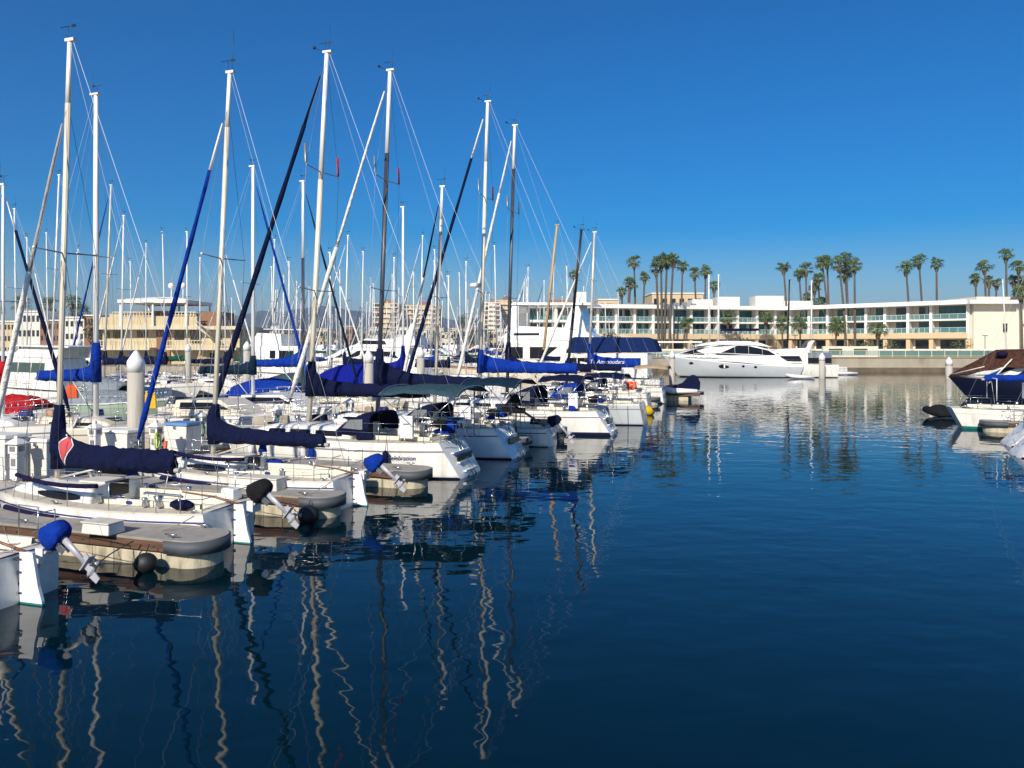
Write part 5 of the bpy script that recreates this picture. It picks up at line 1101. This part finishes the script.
# ------------------------------------------------------------------ hotel
hotel = thing('hotel_building', 'long white three storey hotel with rows of teal glass balconies', 'hotel', (60, 160, 3.25))
OFF = Matrix.Translation((-60, -160, -3.25))
def frame_(P0, P1):
    e = Vector((P1[0] - P0[0], P1[1] - P0[1], 0)).normalized(); n = Vector((-e.y, e.x, 0)); return OFF @ Matrix(((e.x, n.x, 0, P0[0]), (e.y, n.y, 0, P0[1]), (0, 0, 1, 0), (0, 0, 0, 1))), e, (Vector((P1[0], P1[1], 0)) - Vector((P0[0], P0[1], 0))).length
def col_on(P0, e, px):
    k = (px - CX) / F; return (k * P0[1] - P0[0]) / (e.x - k * e.y)
def wing(P0, P1, cols, skip=(), roof_over=.9, dep=1.9, kinds=None):
    tf, e, L = frame_(P0, P1); B = lambda: MB(tf)
    a = [col_on(P0, e, c) for c in cols]; a0, a1 = a[0], a[-1]; mid = (a0 + a1) / 2; wd = a1 - a0
    body = B(); body.box((mid, dep + 4.4, 7.9), (wd, 8.6, 9.3)); body.build('wall', 'wall_cream', hotel)
    rf = B(); rf.box((mid, 3.9 - roof_over / 2, 12.68), (wd + .5, 9.6 + roof_over, .82)); rf.build('roof', 'slab_white', hotel)
    sl = B(); sl.box((mid, dep / 2 - .1, 9.33), (wd, dep + .3, .32)); sl.build('floor_slab', 'slab_white', hotel)
    bd = B(); bd.box((mid, dep / 2 - .15, 6.2), (wd, dep + .4, 1.15)); bd.build('floor_band', 'wall_tan', hotel)
    pt = B()
    for x in a: pt.box((x, dep / 2 - .12, 9.0), (.52, dep + .2, 6.9)); 
    pt.build('partition_wall', 'slab_white', hotel)
    gp = B()
    for x in a: gp.box((x, dep / 2, 4.45), (.8, dep, 2.4))
    gp.build('ground_column', 'wall_tan', hotel)
    for i in range(len(a) - 1):
        x0, x1 = a[i] + .21, a[i + 1] - .21; w = x1 - x0; kind = (kinds or {}).get(i)
        for z0, z1 in ((6.78, 9.16), (9.5, 12.26)):
            g = B(); gx0, gx1 = lerp(x0, x1, .34), x1 - .06
            if w > 5: gx0 = lerp(x0, x1, .12)
            g.box(((gx0 + gx1) / 2, dep + .07, (z0 + z1) / 2 + .0), (gx1 - gx0, .05, z1 - z0 - .25))
            go = g.build('window', 'glass_teal' if random.random() < .8 else 'glass_dark', hotel)
            f = B(); nn = max(2, round((gx1 - gx0) / 1.2))
            for q in range(nn + 1): f.box((lerp(gx0, gx1, q / nn), dep + .03, (z0 + z1) / 2), (.07, .08, z1 - z0 - .2))
            f.build('frame', 'glass_dark', go)
            if random.random() < .5:
                cu = B(); u = random.random() * .5; cu.box((lerp(gx0, gx1, u + .2), dep + .035, (z0 + z1) / 2), ((gx1 - gx0) * .22, .02, z1 - z0 - .3)); cu.build('curtain', 'curtain', go)
            r = B(); r.box(((x0 + x1) / 2, -.02, z0 + .50), (w, .03, .95)); ro = r.build('balcony_railing', 'balustrade', hotel)
            hr = B(); hr.box(((x0 + x1) / 2, -.02, z0 + 1.0), (w, .07, .05)); 
            for q in range(1, 4): hr.box((lerp(x0, x1, q / 4), -.02, z0 + .5), (.04, .05, .95))
            hr.build('handrail', 'slab_white', ro)
            ch = B(); cxx = random.uniform(x0 + .5, x1 - .5); ch.box((cxx, .9, z0 + .3), (.6, .6, .5)); ch.box((cxx, 1.2, z0 + .65), (.6, .08, .6)); ch.build('balcony_chair', 'curtain' if random.random() < .5 else 'glass_dark', hotel)
        g = B(); g.box(((x0 + x1) / 2, dep + .07, 4.35), (w * .7, .05, 2.0)); g.build('window', 'glass_dark', hotel)
    return tf, e
random.seed(5)
PL0, PL1 = (11.5, 166.0), (60.6, 178.5)
wing(PL0, PL1, [556, 571, 587, 597.5, 616, 634.5, 653, 672, 691, 709, 718, 737.5, 757, 775])
PR0, PR1 = (60.8, 181.0), (90.0, 151.5)
wing(PR0, PR1, [776, 790, 809, 827.5, 846, 866, 885, 908, 931, 968], roof_over=1.4)
# round-cornered glass end at the left
tf, e, L = frame_((1.5, 165.5), (12, 166.2))
for nm, mt_, bx in (('wall', 'wall_cream', ((5.2, 6, 7.9), (10.3, 9, 9.2))), ('roof', 'slab_white', ((5.0, 5, 12.7), (11.6, 12, .8))), ('floor_slab', 'slab_white', ((5.2, 1, 9.4), (11, 3.0, .5))), ('floor_band', 'slab_white', ((5.2, 1, 6.4), (11, 3.2, .6))), ('window', 'glass_teal', ((5.4, 1.45, 10.9), (8.8, .1, 2.2))), ('window', 'glass_dark', ((5.4, 1.42, 7.9), (9.2, .1, 2.0))), ('window', 'glass_dark', ((5.4, 1.44, 4.6), (9.2, .1, 2.0)))):
    MB(tf).box(*bx).build(nm, mt_, hotel, .05 if nm == 'roof' else 0)
mb = MB(tf)
for x in (.4, 2.2, 4.0, 5.8, 7.6, 9.4): mb.box((x, .2, 7.9), (.22, .22, 8.6))
mb.build('balcony_post', 'slab_white', hotel)
# blank end wall at the right and the taller block
WB = MB(OFF); WB.box((96.0, 157.5, 7.6), (11.5, 12, 9.4)); WB.build('end_wall', 'wall_cream', hotel)
WB = MB(OFF); WB.box((95.2, 158.0, 13.0), (7.6, 11, 1.6)); WB.build('roof_block', 'wall_cream', hotel)
WB = MB(OFF); WB.box((93.0, 150.6, 12.65), (9.4, 2.4, .7)); WB.build('roof_canopy', 'slab_white', hotel)
WB = MB(OFF); WB.box((96.3, 151.35, 7.7), (.7, .3, 1.6)); WB.build('slot_window', 'glass_dark', hotel)
WB = MB(OFF); WB.box((104, 156, 5.8), (8, 8, 5.2)); WB.build('side_wing', 'wall_cream', hotel); WB = MB(OFF); WB.box((104, 151.9, 8.6), (8.6, 9, .5)); WB.build('side_wing_roof', 'slab_white', hotel)
WB = MB(OFF); WB.box((101, 151.8, 6.1), (4.6, .3, 2.2)); WB.build('side_window', 'glass_dark', hotel)
# rooftop plant rooms
for nm, px0, px1, y0, Yd, mt_ in (('plant_room', 717, 739, 297, 184, 'wall_white'), ('plant_room', 755, 783, 296, 184, 'wall_white'), ('plant_room', 783, 812, 301, 183, 'wall_white'), ('plant_room', 692, 712, 299.5, 184, 'wall_white'), ('plant_room', 575, 586, 292, 176, 'wall_white'), ('plant_room', 552, 572, 299.5, 175, 'wall_brown')):
    x0, x1 = wx(px0, Yd), wx(px1, Yd); zt = wz(y0, Yd); q = MB(OFF); q.box(((x0 + x1) / 2, Yd + 2, (zt + 12.9) / 2), (x1 - x0, 5, zt - 12.9)); q.build(nm, mt_, hotel)
for k in range(20):
    px = lerp(535, 700, (k + random.random() * .6) / 20); Yd = 177; x = wx(px, Yd); MB(OFF).box((x, Yd, 13.4), (random.uniform(.6, 1.6), 1, random.uniform(.5, 1.4))).build('rooftop_unit', 'stripe_grey', hotel)
# low wall and steps before the hotel
q = MB(OFF); q.box((62, 136.3, 3.0), (93, .5, 1.2)); q.build('terrace_wall', 'wall_white', hotel)
hb = thing('terrace_pavilion', 'low cream terrace wall block with openings on the quay right of the flybridge boat', 'wall', (wx(850, 127), 127, 2.3))
MB().box((0, 0, .9), (9, .6, 1.8)).build('wall', 'wall_cream', hb)
q = MB(); 
for x in (-2.5, 1.6): q.box((x, -.32, .9), (2.2, .06, 1.0))
q.build('opening', 'leaf_olive', hb)
for lab, px, w_, c in (('tan patio canopy before the hotel left wing', 606, 14, 'cloth_umbrella'), ('cream long quay canopy left of the silver yacht', 640, 20, 'slab_white')):
    Yd = 140 if 'tan' in lab else 131; t = thing('patio_canopy', lab, 'canopy', (wx(px, Yd), Yd, 2.3 if Yd < 136 else 3.25))
    q = MB(); q.box((0, 0, 2.5), (w_, 4, .9 if 'tan' in lab else .25), top=(.3, .3) if 'tan' in lab else None); q.build('canopy_top', c, t)
    q = MB()
    for x in (-.45, -.15, .15, .45):
        for y in (-1.8, 1.8): q.box((x * w_, y, 1.1), (.12, .12, 2.2))
    q.build('post', 'slab_white', t)
# tan building behind the hotel roof
def block(name, label, px0, px1, y0, Y, mt_, dep=15, base=2, cat='building', wins=0, rows=1, wm='glass_dark', group=None):
    x0, x1 = wx(px0, Y), wx(px1, Y); zt = wz(y0, Y); cx = (x0 + x1) / 2; t = thing(name, label, cat, (cx, Y, base), 0, group)
    w = x1 - x0; MB().box((0, dep / 2, (zt - base) / 2), (w, dep, zt - base)).build('wall', mt_, t); MB().box((0, dep / 2, zt - base + w * .004 + .15), (w * 1.03, dep * 1.05, .3)).build('roof', 'slab_white', t)
    for r_ in range(rows):
        for k in range(wins):
            q = MB(); q.box((lerp(-w / 2, w / 2, (k + .5) / wins), -.03, lerp(0, zt - base, (r_ + .55) / rows)), (w / wins * .55, .1, (zt - base) / rows * .42)); q.build('window', wm, t)
    return t
block('apartment_block', 'tan arched building rising behind the hotel roof, between the palm groups', 652, 703, 294, 225, 'wall_tan', 12, 2.3, wins=6, rows=3)
block('apartment_block', 'low brown rooftop building left of the tan arched one', 598, 618, 300, 230, 'wall_tan', 12, 2.3, wins=3, rows=3)
# high-rises far off
def tower(label, px0, px1, y0, Y, floors, mt_, band=True):
    x0, x1 = wx(px0, Y), wx(px1, Y); zt = wz(y0, Y); w = x1 - x0; t = thing('apartment_tower', label, 'tower block', ((x0 + x1) / 2, Y, 1.8), 0)
    H = zt - 1.8; MB().box((0, 12, H / 2), (w, 24, H)).build('wall', mt_, t)
    n = max(3, int(w / 7)); k = 0
    for i in range(floors):
        z = H * (i + .5) / floors
        for s in range(n):
            if (s * 5) % n == 2: continue
            MB().box((lerp(-w / 2, w / 2, (s + .5) / n), -.1, z), (w / n * .72, .8, H / floors * .55)).build('window', 'wall_brown' if (i + s) % 2 else 'glass_dark', t)
        MB().box((0, -.9, H * (i + .14) / floors), (w * .98, 1.8, H / floors * .22)).build('floor_slab', 'wall_cream', t)
    MB().box((w * .1, 10, H + 1.5), (w * .3, 8, 3)).build('roof_room', 'wall_brown', t)
    return t
tower('left half of the distant tan apartment tower pair, left of the straight white mast', 372, 398, 303, 640, 9, 'wall_tan')
tower('wider distant apartment tower right of the straight white mast', 400, 440, 305, 660, 9, 'wall_tan')
tower('distant apartment tower behind the cream mast with radar', 483, 500, 302, 620, 10, 'wall_cream')
tower('distant orange-tan apartment slab between the cream mast and dark mast', 494, 513, 300, 640, 10, 'wall_tan')
t = block('glass_building', 'blue-green glass building at the left end of the hotel', 512.5, 528, 303.5, 205, 'glass_blue', 10, 2.3, wins=4, rows=4)
# yellow clubhouse
Yc = 108; ch = thing('clubhouse', 'yellow two storey waterfront clubhouse with terraces and a white rooftop canopy', 'building', (wx(150, Yc), Yc, 0))
sx = Yc / F; Zy = lambda y: CAMH - (y - HZ) * sx; Xp = lambda p_: (p_ - 150) * sx
def cb_(nm, mt_, p0, p1, y0, y1, d0, d1, bev=0): 
    q = MB(); q.box(((Xp(p0) + Xp(p1)) / 2, (d0 + d1) / 2, (Zy(y0) + Zy(y1)) / 2), (Xp(p1) - Xp(p0), d1 - d0, Zy(y0) - Zy(y1))); return q.build(nm, mt_, ch, bev)
cb_('wall', 'wall_yellow', 97, 236, 329, 378, 1.5, 14); cb_('floor_band', 'trim_cream', 95, 240, 326, 329.5, -.2, 14); cb_('parapet', 'wall_yellow', 98, 152, 317, 326, .0, .3); cb_('parapet', 'wall_yellow', 152, 196, 316, 326, .3, .7); cb_('roof_storey', 'wall_yellow', 98, 112, 313, 326, 3, 13)
cb_('roof_storey', 'wall_brown', 112, 150, 309, 318, 6, 13); cb_('roof_storey', 'wall_brown', 160, 186, 312, 317, 5, 10); cb_('balcony_slab', 'trim_cream', 95, 152, 347.5, 350, -.8, 1.5); cb_('balcony_slab', 'trim_cream', 166, 238, 347.5, 350, -.8, 1.5)
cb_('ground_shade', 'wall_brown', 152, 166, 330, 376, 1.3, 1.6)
for p0, p1, y0, y1 in ((99, 104, 331, 338), (108, 118, 329.5, 338), (132, 137, 330.5, 337), (137.6, 142.5, 330.5, 337), (170, 174.5, 330.5, 340), (175.2, 179.5, 330.5, 340), (186, 197, 330, 343), (222, 229, 352, 364), (206, 212, 353, 366)):
    cb_('window', 'glass_dark', p0, p1, y0, y1, 1.38, 1.6)
for (p0, p1, yt, yb) in ((97, 152, 340.5, 347), (166, 238, 340.5, 347), (112, 152, 312, 317), (172, 196, 312, 316)):
    q = MB(); z0, z1 = Zy(yb), Zy(yt); d = -.6 if yt > 330 else .2
    x = Xp(p0)
    while x < Xp(p1): q.box((x, d, (z0 + z1) / 2), (.1, .08, z1 - z0)); x += .42
    q.box(((Xp(p0) + Xp(p1)) / 2, d, z1), (Xp(p1) - Xp(p0), .14, .12)); q.box(((Xp(p0) + Xp(p1)) / 2, d, z0 + .15), (Xp(p1) - Xp(p0), .1, .12)); q.build('balcony_railing', 'trim_cream', ch)
q = MB(); rx0, rx1, rx2 = Xp(119), Xp(153), Xp(187); zt = Zy(295.5); zb = Zy(299.5)
q.add([(rx0, -.5, zb), (rx2, .5, zb), (rx2, 9, zb), (rx0, 9, zb), (Xp(144), 3.5, zt), (Xp(165), 3.5, zt), (Xp(165), 5, zt), (Xp(144), 5, zt)] , [(0, 1, 5, 4), (1, 2, 6, 5), (2, 3, 7, 6), (3, 0, 4, 7), (4, 5, 6, 7), (3, 2, 1, 0)]); q.box(((rx0 + rx2) / 2, 4.25, zb - .25), (rx2 - rx0, 9.4, .45)); q.build('canopy_roof', 'slab_white', ch)
q = MB()
for p_ in (120.5, 153, 186):
    for d in (0, 8.5): q.box((Xp(p_), d, (zb + Zy(326)) / 2), (.22, .22, zb - Zy(326)))
q.build('canopy_post', 'slab_white', ch)
for p_ in (165, 177):
    q = MB(); q.tube([(Xp(p_), 2, zt - 1), (Xp(p_), 2, zt + 1.2)], .07, 6); q.ball((Xp(p_), 2, zt + 1.5), .45); q.build('satellite_dome', 'gelcoat_white', ch)
q = MB()
for k in range(10): q.box((Xp(201 + k * 1.7), -1.2, Zy(325.5 + k * 1.4)), (.5, 1.2, .12))
q.tube([(Xp(200), -1.8, Zy(325)), (Xp(218), -1.8, Zy(339.5))], .16, 4); q.tube([(Xp(200), -1.8, Zy(320)), (Xp(218), -1.8, Zy(334.5))], .06, 4); q.build('outside_stairs', 'trim_cream', ch)
cb_('gable_wall', 'wall_brown', 194, 214, 311, 326, 2, 8)
# town at far left and low buildings along the far shore
random.seed(21)
names = ['white two storey town house far left behind the raked white jib', 'pale town building between the leftmost masts', 'brown-roofed low building left of the clubhouse']
for i, (p0, p1, y0, c) in enumerate(((18, 40, 312, 'wall_white'), (60, 84, 318, 'wall_white'), (40, 60, 321, 'wall_brown'), (0, 18, 322, 'wall_tan'), (84, 100, 316, 'wall_brown'))):
    block('town_house', ['white two storey town house with small dark windows near the left edge', 'white low town house left of the thick white mast', 'brown low town house between the two white ones', 'tan town house at the very left edge', 'brown town house just left of the clubhouse terraces'][i], p0, p1, y0, 190, c, 10, 1.6, wins=5, rows=3)
k = 0
for px in range(216, 520, 9):
    if random.random() < .25: continue
    y0 = random.uniform(326, 333); k += 1
    block('shore_building', 'low pale building on the far shore below the hills', px, px + random.uniform(6, 14), y0, 470 + random.uniform(0, 60), random.choice(['wall_white', 'wall_tan', 'wall_cream', 'wall_brown', 'wall_white']), 14, 1.8, wins=3, rows=2, group='low buildings on the far shore')
# hills
def hills(name, Y, pts, dep, seed, mt_='hills'):
    mb = MB(); n = 160; rows = 14; x0, x1 = pts[0][0], pts[-1][0]; vs = []
    for j in range(rows + 1):
        v = j / rows
        for i in range(n + 1):
            px = lerp(x0, x1, i / n)
            for q in range(len(pts) - 1):
                if pts[q][0] <= px <= pts[q + 1][0]: h_ = lerp(pts[q][1], pts[q + 1][1], sm((px - pts[q][0]) / (pts[q + 1][0] - pts[q][0])))
            z = wz(h_, Y); f = math.sin(math.pi * min(1, v * 1.0)) ** .8
            nn = pnoise(Vector((px * .03, v * 4, seed))) * 12 + pnoise(Vector((px * .11, v * 9, seed))) * 6
            vs.append(((px - CX) / F * Y, Y - dep * .5 + dep * v, max(-5, z * f + nn * f * (.3 + .7 * abs(v - .5)))))
    mb.add(vs, [(j * (n + 1) + i, j * (n + 1) + i + 1, (j + 1) * (n + 1) + i + 1, (j + 1) * (n + 1) + i) for j in range(rows) for i in range(n)], 0, True); struct(mb.build(name, mt_))
hills('hills', 4200, [(60, 338), (150, 332), (190, 322), (225, 315), (245, 316), (270, 311), (285, 313), (305, 309), (330, 306), (350, 310), (372, 312), (400, 309), (430, 314), (455, 320), (490, 317), (530, 325), (600, 330), (700, 338)], 1400, 2)

# ------------------------------------------------------------------ trees
def palm_mesh(h, seed, rad=2.3, lean=(0, 0), trunk=.26, skirt=True):
    rnd = random.Random(seed); tk = MB(); n = 8
    pts = [(lean[0] * (i / n) ** 1.6, lean[1] * (i / n) ** 1.6, h * i / n) for i in range(n + 1)]
    tk.tube(pts, [trunk * lerp(1.35 if i == 0 else 1.1, .72, i / n) for i in range(n + 1)], 8)
    c = Vector(pts[-1]); cr = MB(); rad *= rnd.uniform(.82, 1.12)
    for k in range(rnd.randrange(24, 38)):
        az = rnd.uniform(0, 2 * math.pi); el = rnd.uniform(-.7, 1.35); d = Vector((math.cos(az) * math.cos(el), math.sin(az) * math.cos(el), math.sin(el)))
        L = rad * rnd.uniform(.6, 1.2) * (1 if el > -.2 else .75); side = d.cross(Vector((0, 0, 1))).normalized(); m = 1 if el < -.35 and rnd.random() < .8 else 0
        stem = c + d * L * .45
        cr.add([c - side * .03, c + side * .03, stem + side * .04, stem - side * .04], [(0, 1, 2, 3)], m)
        for b in range(9):   # fan blade of narrow leaflets, drooping tips
            t = (b / 8 - .5) * 2.3; dd = (d * math.cos(t) + side * math.sin(t)).normalized(); up = dd.cross(side).normalized()
            tip = stem + dd * L * .62 * rnd.uniform(.8, 1.1) + Vector((0, 0, -.40 * L * rnd.uniform(.2, 1.2))); md = stem + dd * L * .36; w = dd.cross(d + Vector((.01, .02, .03))).cross(dd).normalized() * .09 if abs(t) > .05 else side * .09
            cr.add([stem, md + w, tip, md - w], [(0, 1, 2, 3)], m)
    if skirt:
        for k in range(70):
            az = rnd.uniform(0, 6.28); z = -rnd.uniform(.1, 1.5); r_ = .32 + .35 * (1 + z / 1.5); p0 = c + Vector((math.cos(az) * .2, math.sin(az) * .2, z + .3)); p1 = c + Vector((math.cos(az) * r_, math.sin(az) * r_, z - .35)); s = Vector((-math.sin(az), math.cos(az), 0)) * .09
            cr.add([p0 - s, p0 + s, p1 + s * 1.5, p1 - s * 1.5], [(0, 1, 2, 3)], 1)
    return tk, cr
def palm(label, px, ty, Y, base, seed, rad=2.2, bx=None, group='tall fan palms around the hotel', trunk=.28):
    X = wx(px, Y); zt = wz(ty, Y); xb = wx(bx, Y) if bx else X + random.uniform(-.5, .5)
    t = thing('palm_tree', label, 'palm tree', (xb, Y, base), 0, group); tk, cr = palm_mesh(zt - base, seed, rad, (X - xb, 0), trunk)
    tk.build('trunk', 'palm_trunk', t); cr.build('crown', ['leaf_palm', 'leaf_palm_dry'], t); return t
random.seed(2)
PL = [
 (634, 262, 190, None, 'tall thin palm alone above the left wing, leftmost of the high crowns'), (621.5, 292, 190, None, 'low palm crown leftmost on the hotel left wing roofline'), (630, 284, 188, 627, 'thick-trunked palm between two thinner ones over the left wing'), (644.5, 277, 190, None, 'lower thin palm just right of the lone tall thin palm'),
 (656, 269, 160, 659, 'leftmost trunk of the tight palm clump before the hotel left wing'), (661, 262, 160.5, 662, 'second trunk of the tight palm clump before the hotel'), (667, 261, 161, 664.5, 'third trunk of the tight palm clump before the hotel'), (673.5, 259.5, 160, 669.5, 'rightmost and tallest trunk of the tight palm clump before the hotel'), (682.5, 267, 192, 681, 'slim palm just right of the tight clump, rising behind the roof'),
 (694.5, 274, 192, 697, 'small crowned palm left of the two before the paired white masts'), (705.5, 272, 191, 705, 'palm left of the paired white masts, fuller crown'), (714, 286, 189, 714, 'low palm between the paired white masts'), (574.5, 275, 192, None, 'lone palm beside the black mast, far left over the hotel'),
 (783.5, 268, 182, 788, 'leftmost tall palm above the middle of the hotel'), (799, 274, 186, 803, 'left crown of the overlapping palm pair above the black mast'), (806, 270, 187, 806.5, 'right crown of the overlapping palm pair above the black mast'), (807, 298, 188, None, 'tiny low palm crown on the roofline at mid hotel'),
 (818, 279, 186, 821, 'palm left of the twin tall crowns, shorter'), (814.5, 288, 187, 815, 'lowest slim palm left of the twin tall crowns'), (821.5, 303, 184, None, 'bushy palm crown sitting on the hotel roofline'), (822, 263, 176, 830, 'left one of the twin tall palms at mid hotel'), (827, 262, 177, 829.5, 'right one of the twin tall palms at mid hotel'),
 (839, 265, 168, 846, 'left palm of the trio over the right wing'), (846, 260, 169, 848.5, 'middle and highest palm of the trio over the right wing'), (845, 275, 170, 849, 'short palm hidden beneath the trio crowns'), (854.5, 266, 166, 855, 'right palm of the trio over the right wing'),
 (906, 269, 180, 910.5, 'left of the three evenly spaced palms over the right wing'), (919, 262, 180, 923.5, 'middle of the three evenly spaced palms over the right wing'), (936.5, 264, 180, 937, 'right of the three evenly spaced palms over the right wing'),
 (975.5, 279, 180, 977, 'leftmost palm of the group behind the hotel end block'), (984.5, 267, 181, 987, 'second palm of the group behind the hotel end block'), (989, 281, 183, 989, 'small palm third in the group behind the hotel end block'), (996.5, 283, 183, 996, 'small palm fourth in the group behind the hotel end block'), (1006, 255.5, 180, 1007, 'highest palm of all, above the hotel end block'), (1014, 281, 184, 1015, 'short palm right of the highest palm'), (1018.5, 267, 181, 1018.5, 'palm second from the right edge of the photo'), (1022, 281, 184, None, 'palm cut by the right edge of the photo')]
for i, (px, ty, Y, bx, lab) in enumerate(PL): palm(lab, px, ty, Y, 2.5, i, 2.15 if ty < 275 else 1.85, bx, trunk=.42 if 'thick' in lab else .27)
for i, (px, ty, Y, lab) in enumerate(((728, 318, 170, 'short bushy palm before the hotel, right of the paired white masts'), (766, 318, 170, 'short bushy palm before the recessed middle of the hotel'), (782, 325, 162, 'short palm behind the black mast, before the balconies'), (800, 325, 160, 'short palm right of the black mast before the balconies'), (837, 327, 152, 'short palm below the twin tall palms'), (878, 330, 146, 'short palm on the terrace before the right wing'), (687, 325, 158, 'short palm right of the tight clump before the balconies'), (1021, 294, 150, 'low palm by the side wing at the right edge'))):
    palm(lab, px, ty, Y, 3.0, 60 + i, 2.4, None, 'short palms on the hotel terrace', .2)
for i, (px, ty, Y, lab) in enumerate(((20, 304, 205, 'palm over the white town house near the left edge'), (50, 306, 210, 'shaggy palm over the brown town house'), (72, 303, 205, 'full crowned palm left of the thick white mast'), (80, 312, 212, 'lower palm left of the thick white mast'), (463, 322, 330, 'left one of two distant palms between the tower groups'), (471, 321, 330, 'right one of two distant palms between the tower groups'))):
    palm(lab, px, ty, Y, 1.8, 80 + i, 3.4, None, 'palms beyond the marina at left', .35)
def tree(label, px, ty, Y, base, w, mt_='leaf_tree', group='broadleaf trees around the marina', n=420):
    X = wx(px, Y); H = wz(ty, Y) - base; t = thing('broadleaf_tree', label, 'tree', (X, Y, base), 0, group); tk = MB(); tk.tube([(0, 0, 0), (.1, 0, H * .35), (.0, .1, H * .7)], [.25, .18, .08], 6)
    for k in range(5): a = k * 1.3; tk.tube([(.05, 0, H * .3), (math.cos(a) * w * .25, math.sin(a) * w * .25, H * .65)], [.1, .04], 5)
    tk.build('trunk', 'bark', t); cr = MB()
    for k in range(7): a = random.uniform(0, 6.28); rr = random.uniform(0, w * .28); leaf_cloud(cr, (math.cos(a) * rr, math.sin(a) * rr, H * random.uniform(.5, .8)), w * random.uniform(.22, .34), n // 7, w * .045, (1, 1, .85))
    cr.build('crown', mt_, t); return t
tree('round green shrub tree before the hotel ground floor at left', 607, 334, 138, 3.25, 4.6, 'leaf_olive')
tree('dark tree right of the clubhouse stairs', 222, 318, 112, 1.6, 5.0); tree('dark tree between the clubhouse and the channel', 214, 324, 118, 1.6, 4.5)
tree('dark bushy tree at the left end of the clubhouse', 92, 316, 150, 1.6, 7); tree('wide dark tree behind the white town houses', 58, 309, 215, 1.6, 9); tree('small dark tree at the left edge of the photo', 6, 318, 200, 1.6, 7)
for i in range(26):
    px = random.choice([random.uniform(230, 372), random.uniform(372, 520)]); tree('dark tree in the belt along the far shore', px, random.uniform(326, 333), random.uniform(440, 466), 1.8, random.uniform(9, 16), random.choice(['leaf_tree', 'leaf_olive']), 'trees in the belt along the far shore', 210)
for i, (px, ty, w_, lab) in enumerate(((700, 344, 5, 'low shrub before the hotel ground floor behind the silver yacht roof'), (742, 343, 6, 'low shrub between the paired white masts and the black mast'), (868, 344, 5, 'low shrub left of the short terrace palm'), (893, 345, 4, 'low shrub right of the short terrace palm'), (958, 345, 5, 'low shrub beneath the long balconies at the right end'))):
    tree(lab, px, ty, 141, 3.25, w_, 'leaf_olive', 'shrubs at the foot of the hotel', 260)
# quay lamps
for lab, px, Y in (('thin dark lamp post before the blank hotel wall', 985, 140), ('thin lamp post before the balconies at mid quay', 795, 134)):
    t = thing('street_lamp', lab, 'lamp post', (wx(px, Y), Y, 2.4)); MB().tube([(0, 0, 0), (0, 0, 3.6)], .07, 6).build('pole', 'outboard_dark', t); q = MB(); q.box((0, 0, 3.6), (.9, .3, .12)); q.build('lamp_head', 'outboard_dark', t)

# ------------------------------------------------------------------ haze, light, camera
HAZE = True
if HAZE:
    m = bpy.data.materials.new('haze'); m.use_nodes = True; nt = m.node_tree; nt.nodes.remove(nt.nodes['Principled BSDF']); v = nt.nodes.new('ShaderNodeVolumePrincipled')
    v.inputs['Color'].default_value = (.55, .76, 1, 1); v.inputs['Density'].default_value = HAZE_D; v.inputs['Anisotropy'].default_value = .2; nt.links.new(v.outputs[0], nt.nodes['Material Output'].inputs['Volume']); M['haze'] = m
    o = MB().box((0, 2400, 118), (5800, 5600, 246)).build('haze', 'haze'); o['kind'] = 'stuff'
w = bpy.data.worlds.new('World'); scene.world = w; w.use_nodes = True; nt = w.node_tree
sky = nt.nodes.new('ShaderNodeTexSky'); sky.sky_type = 'NISHITA'; sky.sun_disc = False
SEL, SX, SY = R(33), -.40, -.917
sky.sun_elevation = SEL; sky.sun_rotation = math.atan2(SX, SY); sky.altitude = 0; sky.air_density = SKY[0]; sky.dust_density = SKY[1]; sky.ozone_density = SKY[2]
bg = nt.nodes['Background']; bg.inputs['Strength'].default_value = SKY[3]
hs = nt.nodes.new('ShaderNodeHueSaturation'); hs.inputs['Saturation'].default_value = SKY[4]; hs.inputs['Hue'].default_value = .508
nt.links.new(sky.outputs[0], hs.inputs['Color']); nt.links.new(hs.outputs[0], bg.inputs['Color'])
sd = bpy.data.lights.new('sun', 'SUN'); sd.energy = SUN; sd.angle = R(.5); sd.color = (1, .92, .79); so = bpy.data.objects.new('sun', sd); COL.objects.link(so)
dv = Vector((SX * math.cos(SEL), SY * math.cos(SEL), math.sin(SEL))); so.rotation_euler = dv.to_track_quat('Z', 'Y').to_euler()
cam = bpy.data.cameras.new('camera'); cam.sensor_width = 36; cam.lens = F / 1024 * 36; cam.shift_y = -39 / 1024; cam.clip_end = 20000; cam.clip_start = .1
co = bpy.data.objects.new('camera', cam); COL.objects.link(co); co.location = (0, 0, CAMH); co.rotation_euler = (R(90), 0, 0); scene.camera = co
vs_ = scene.view_settings; vs_.view_transform = 'Standard'; vs_.look = 'None'; vs_.gamma = 1; vs_.exposure = EXPO; vs_.use_curve_mapping = False
scene.cycles.max_bounces = 6; scene.cycles.transparent_max_bounces = 24; scene.cycles.volume_bounces = 0; scene.cycles.diffuse_bounces = 3; scene.cycles.glossy_bounces = 4
scene.render.film_transparent = False
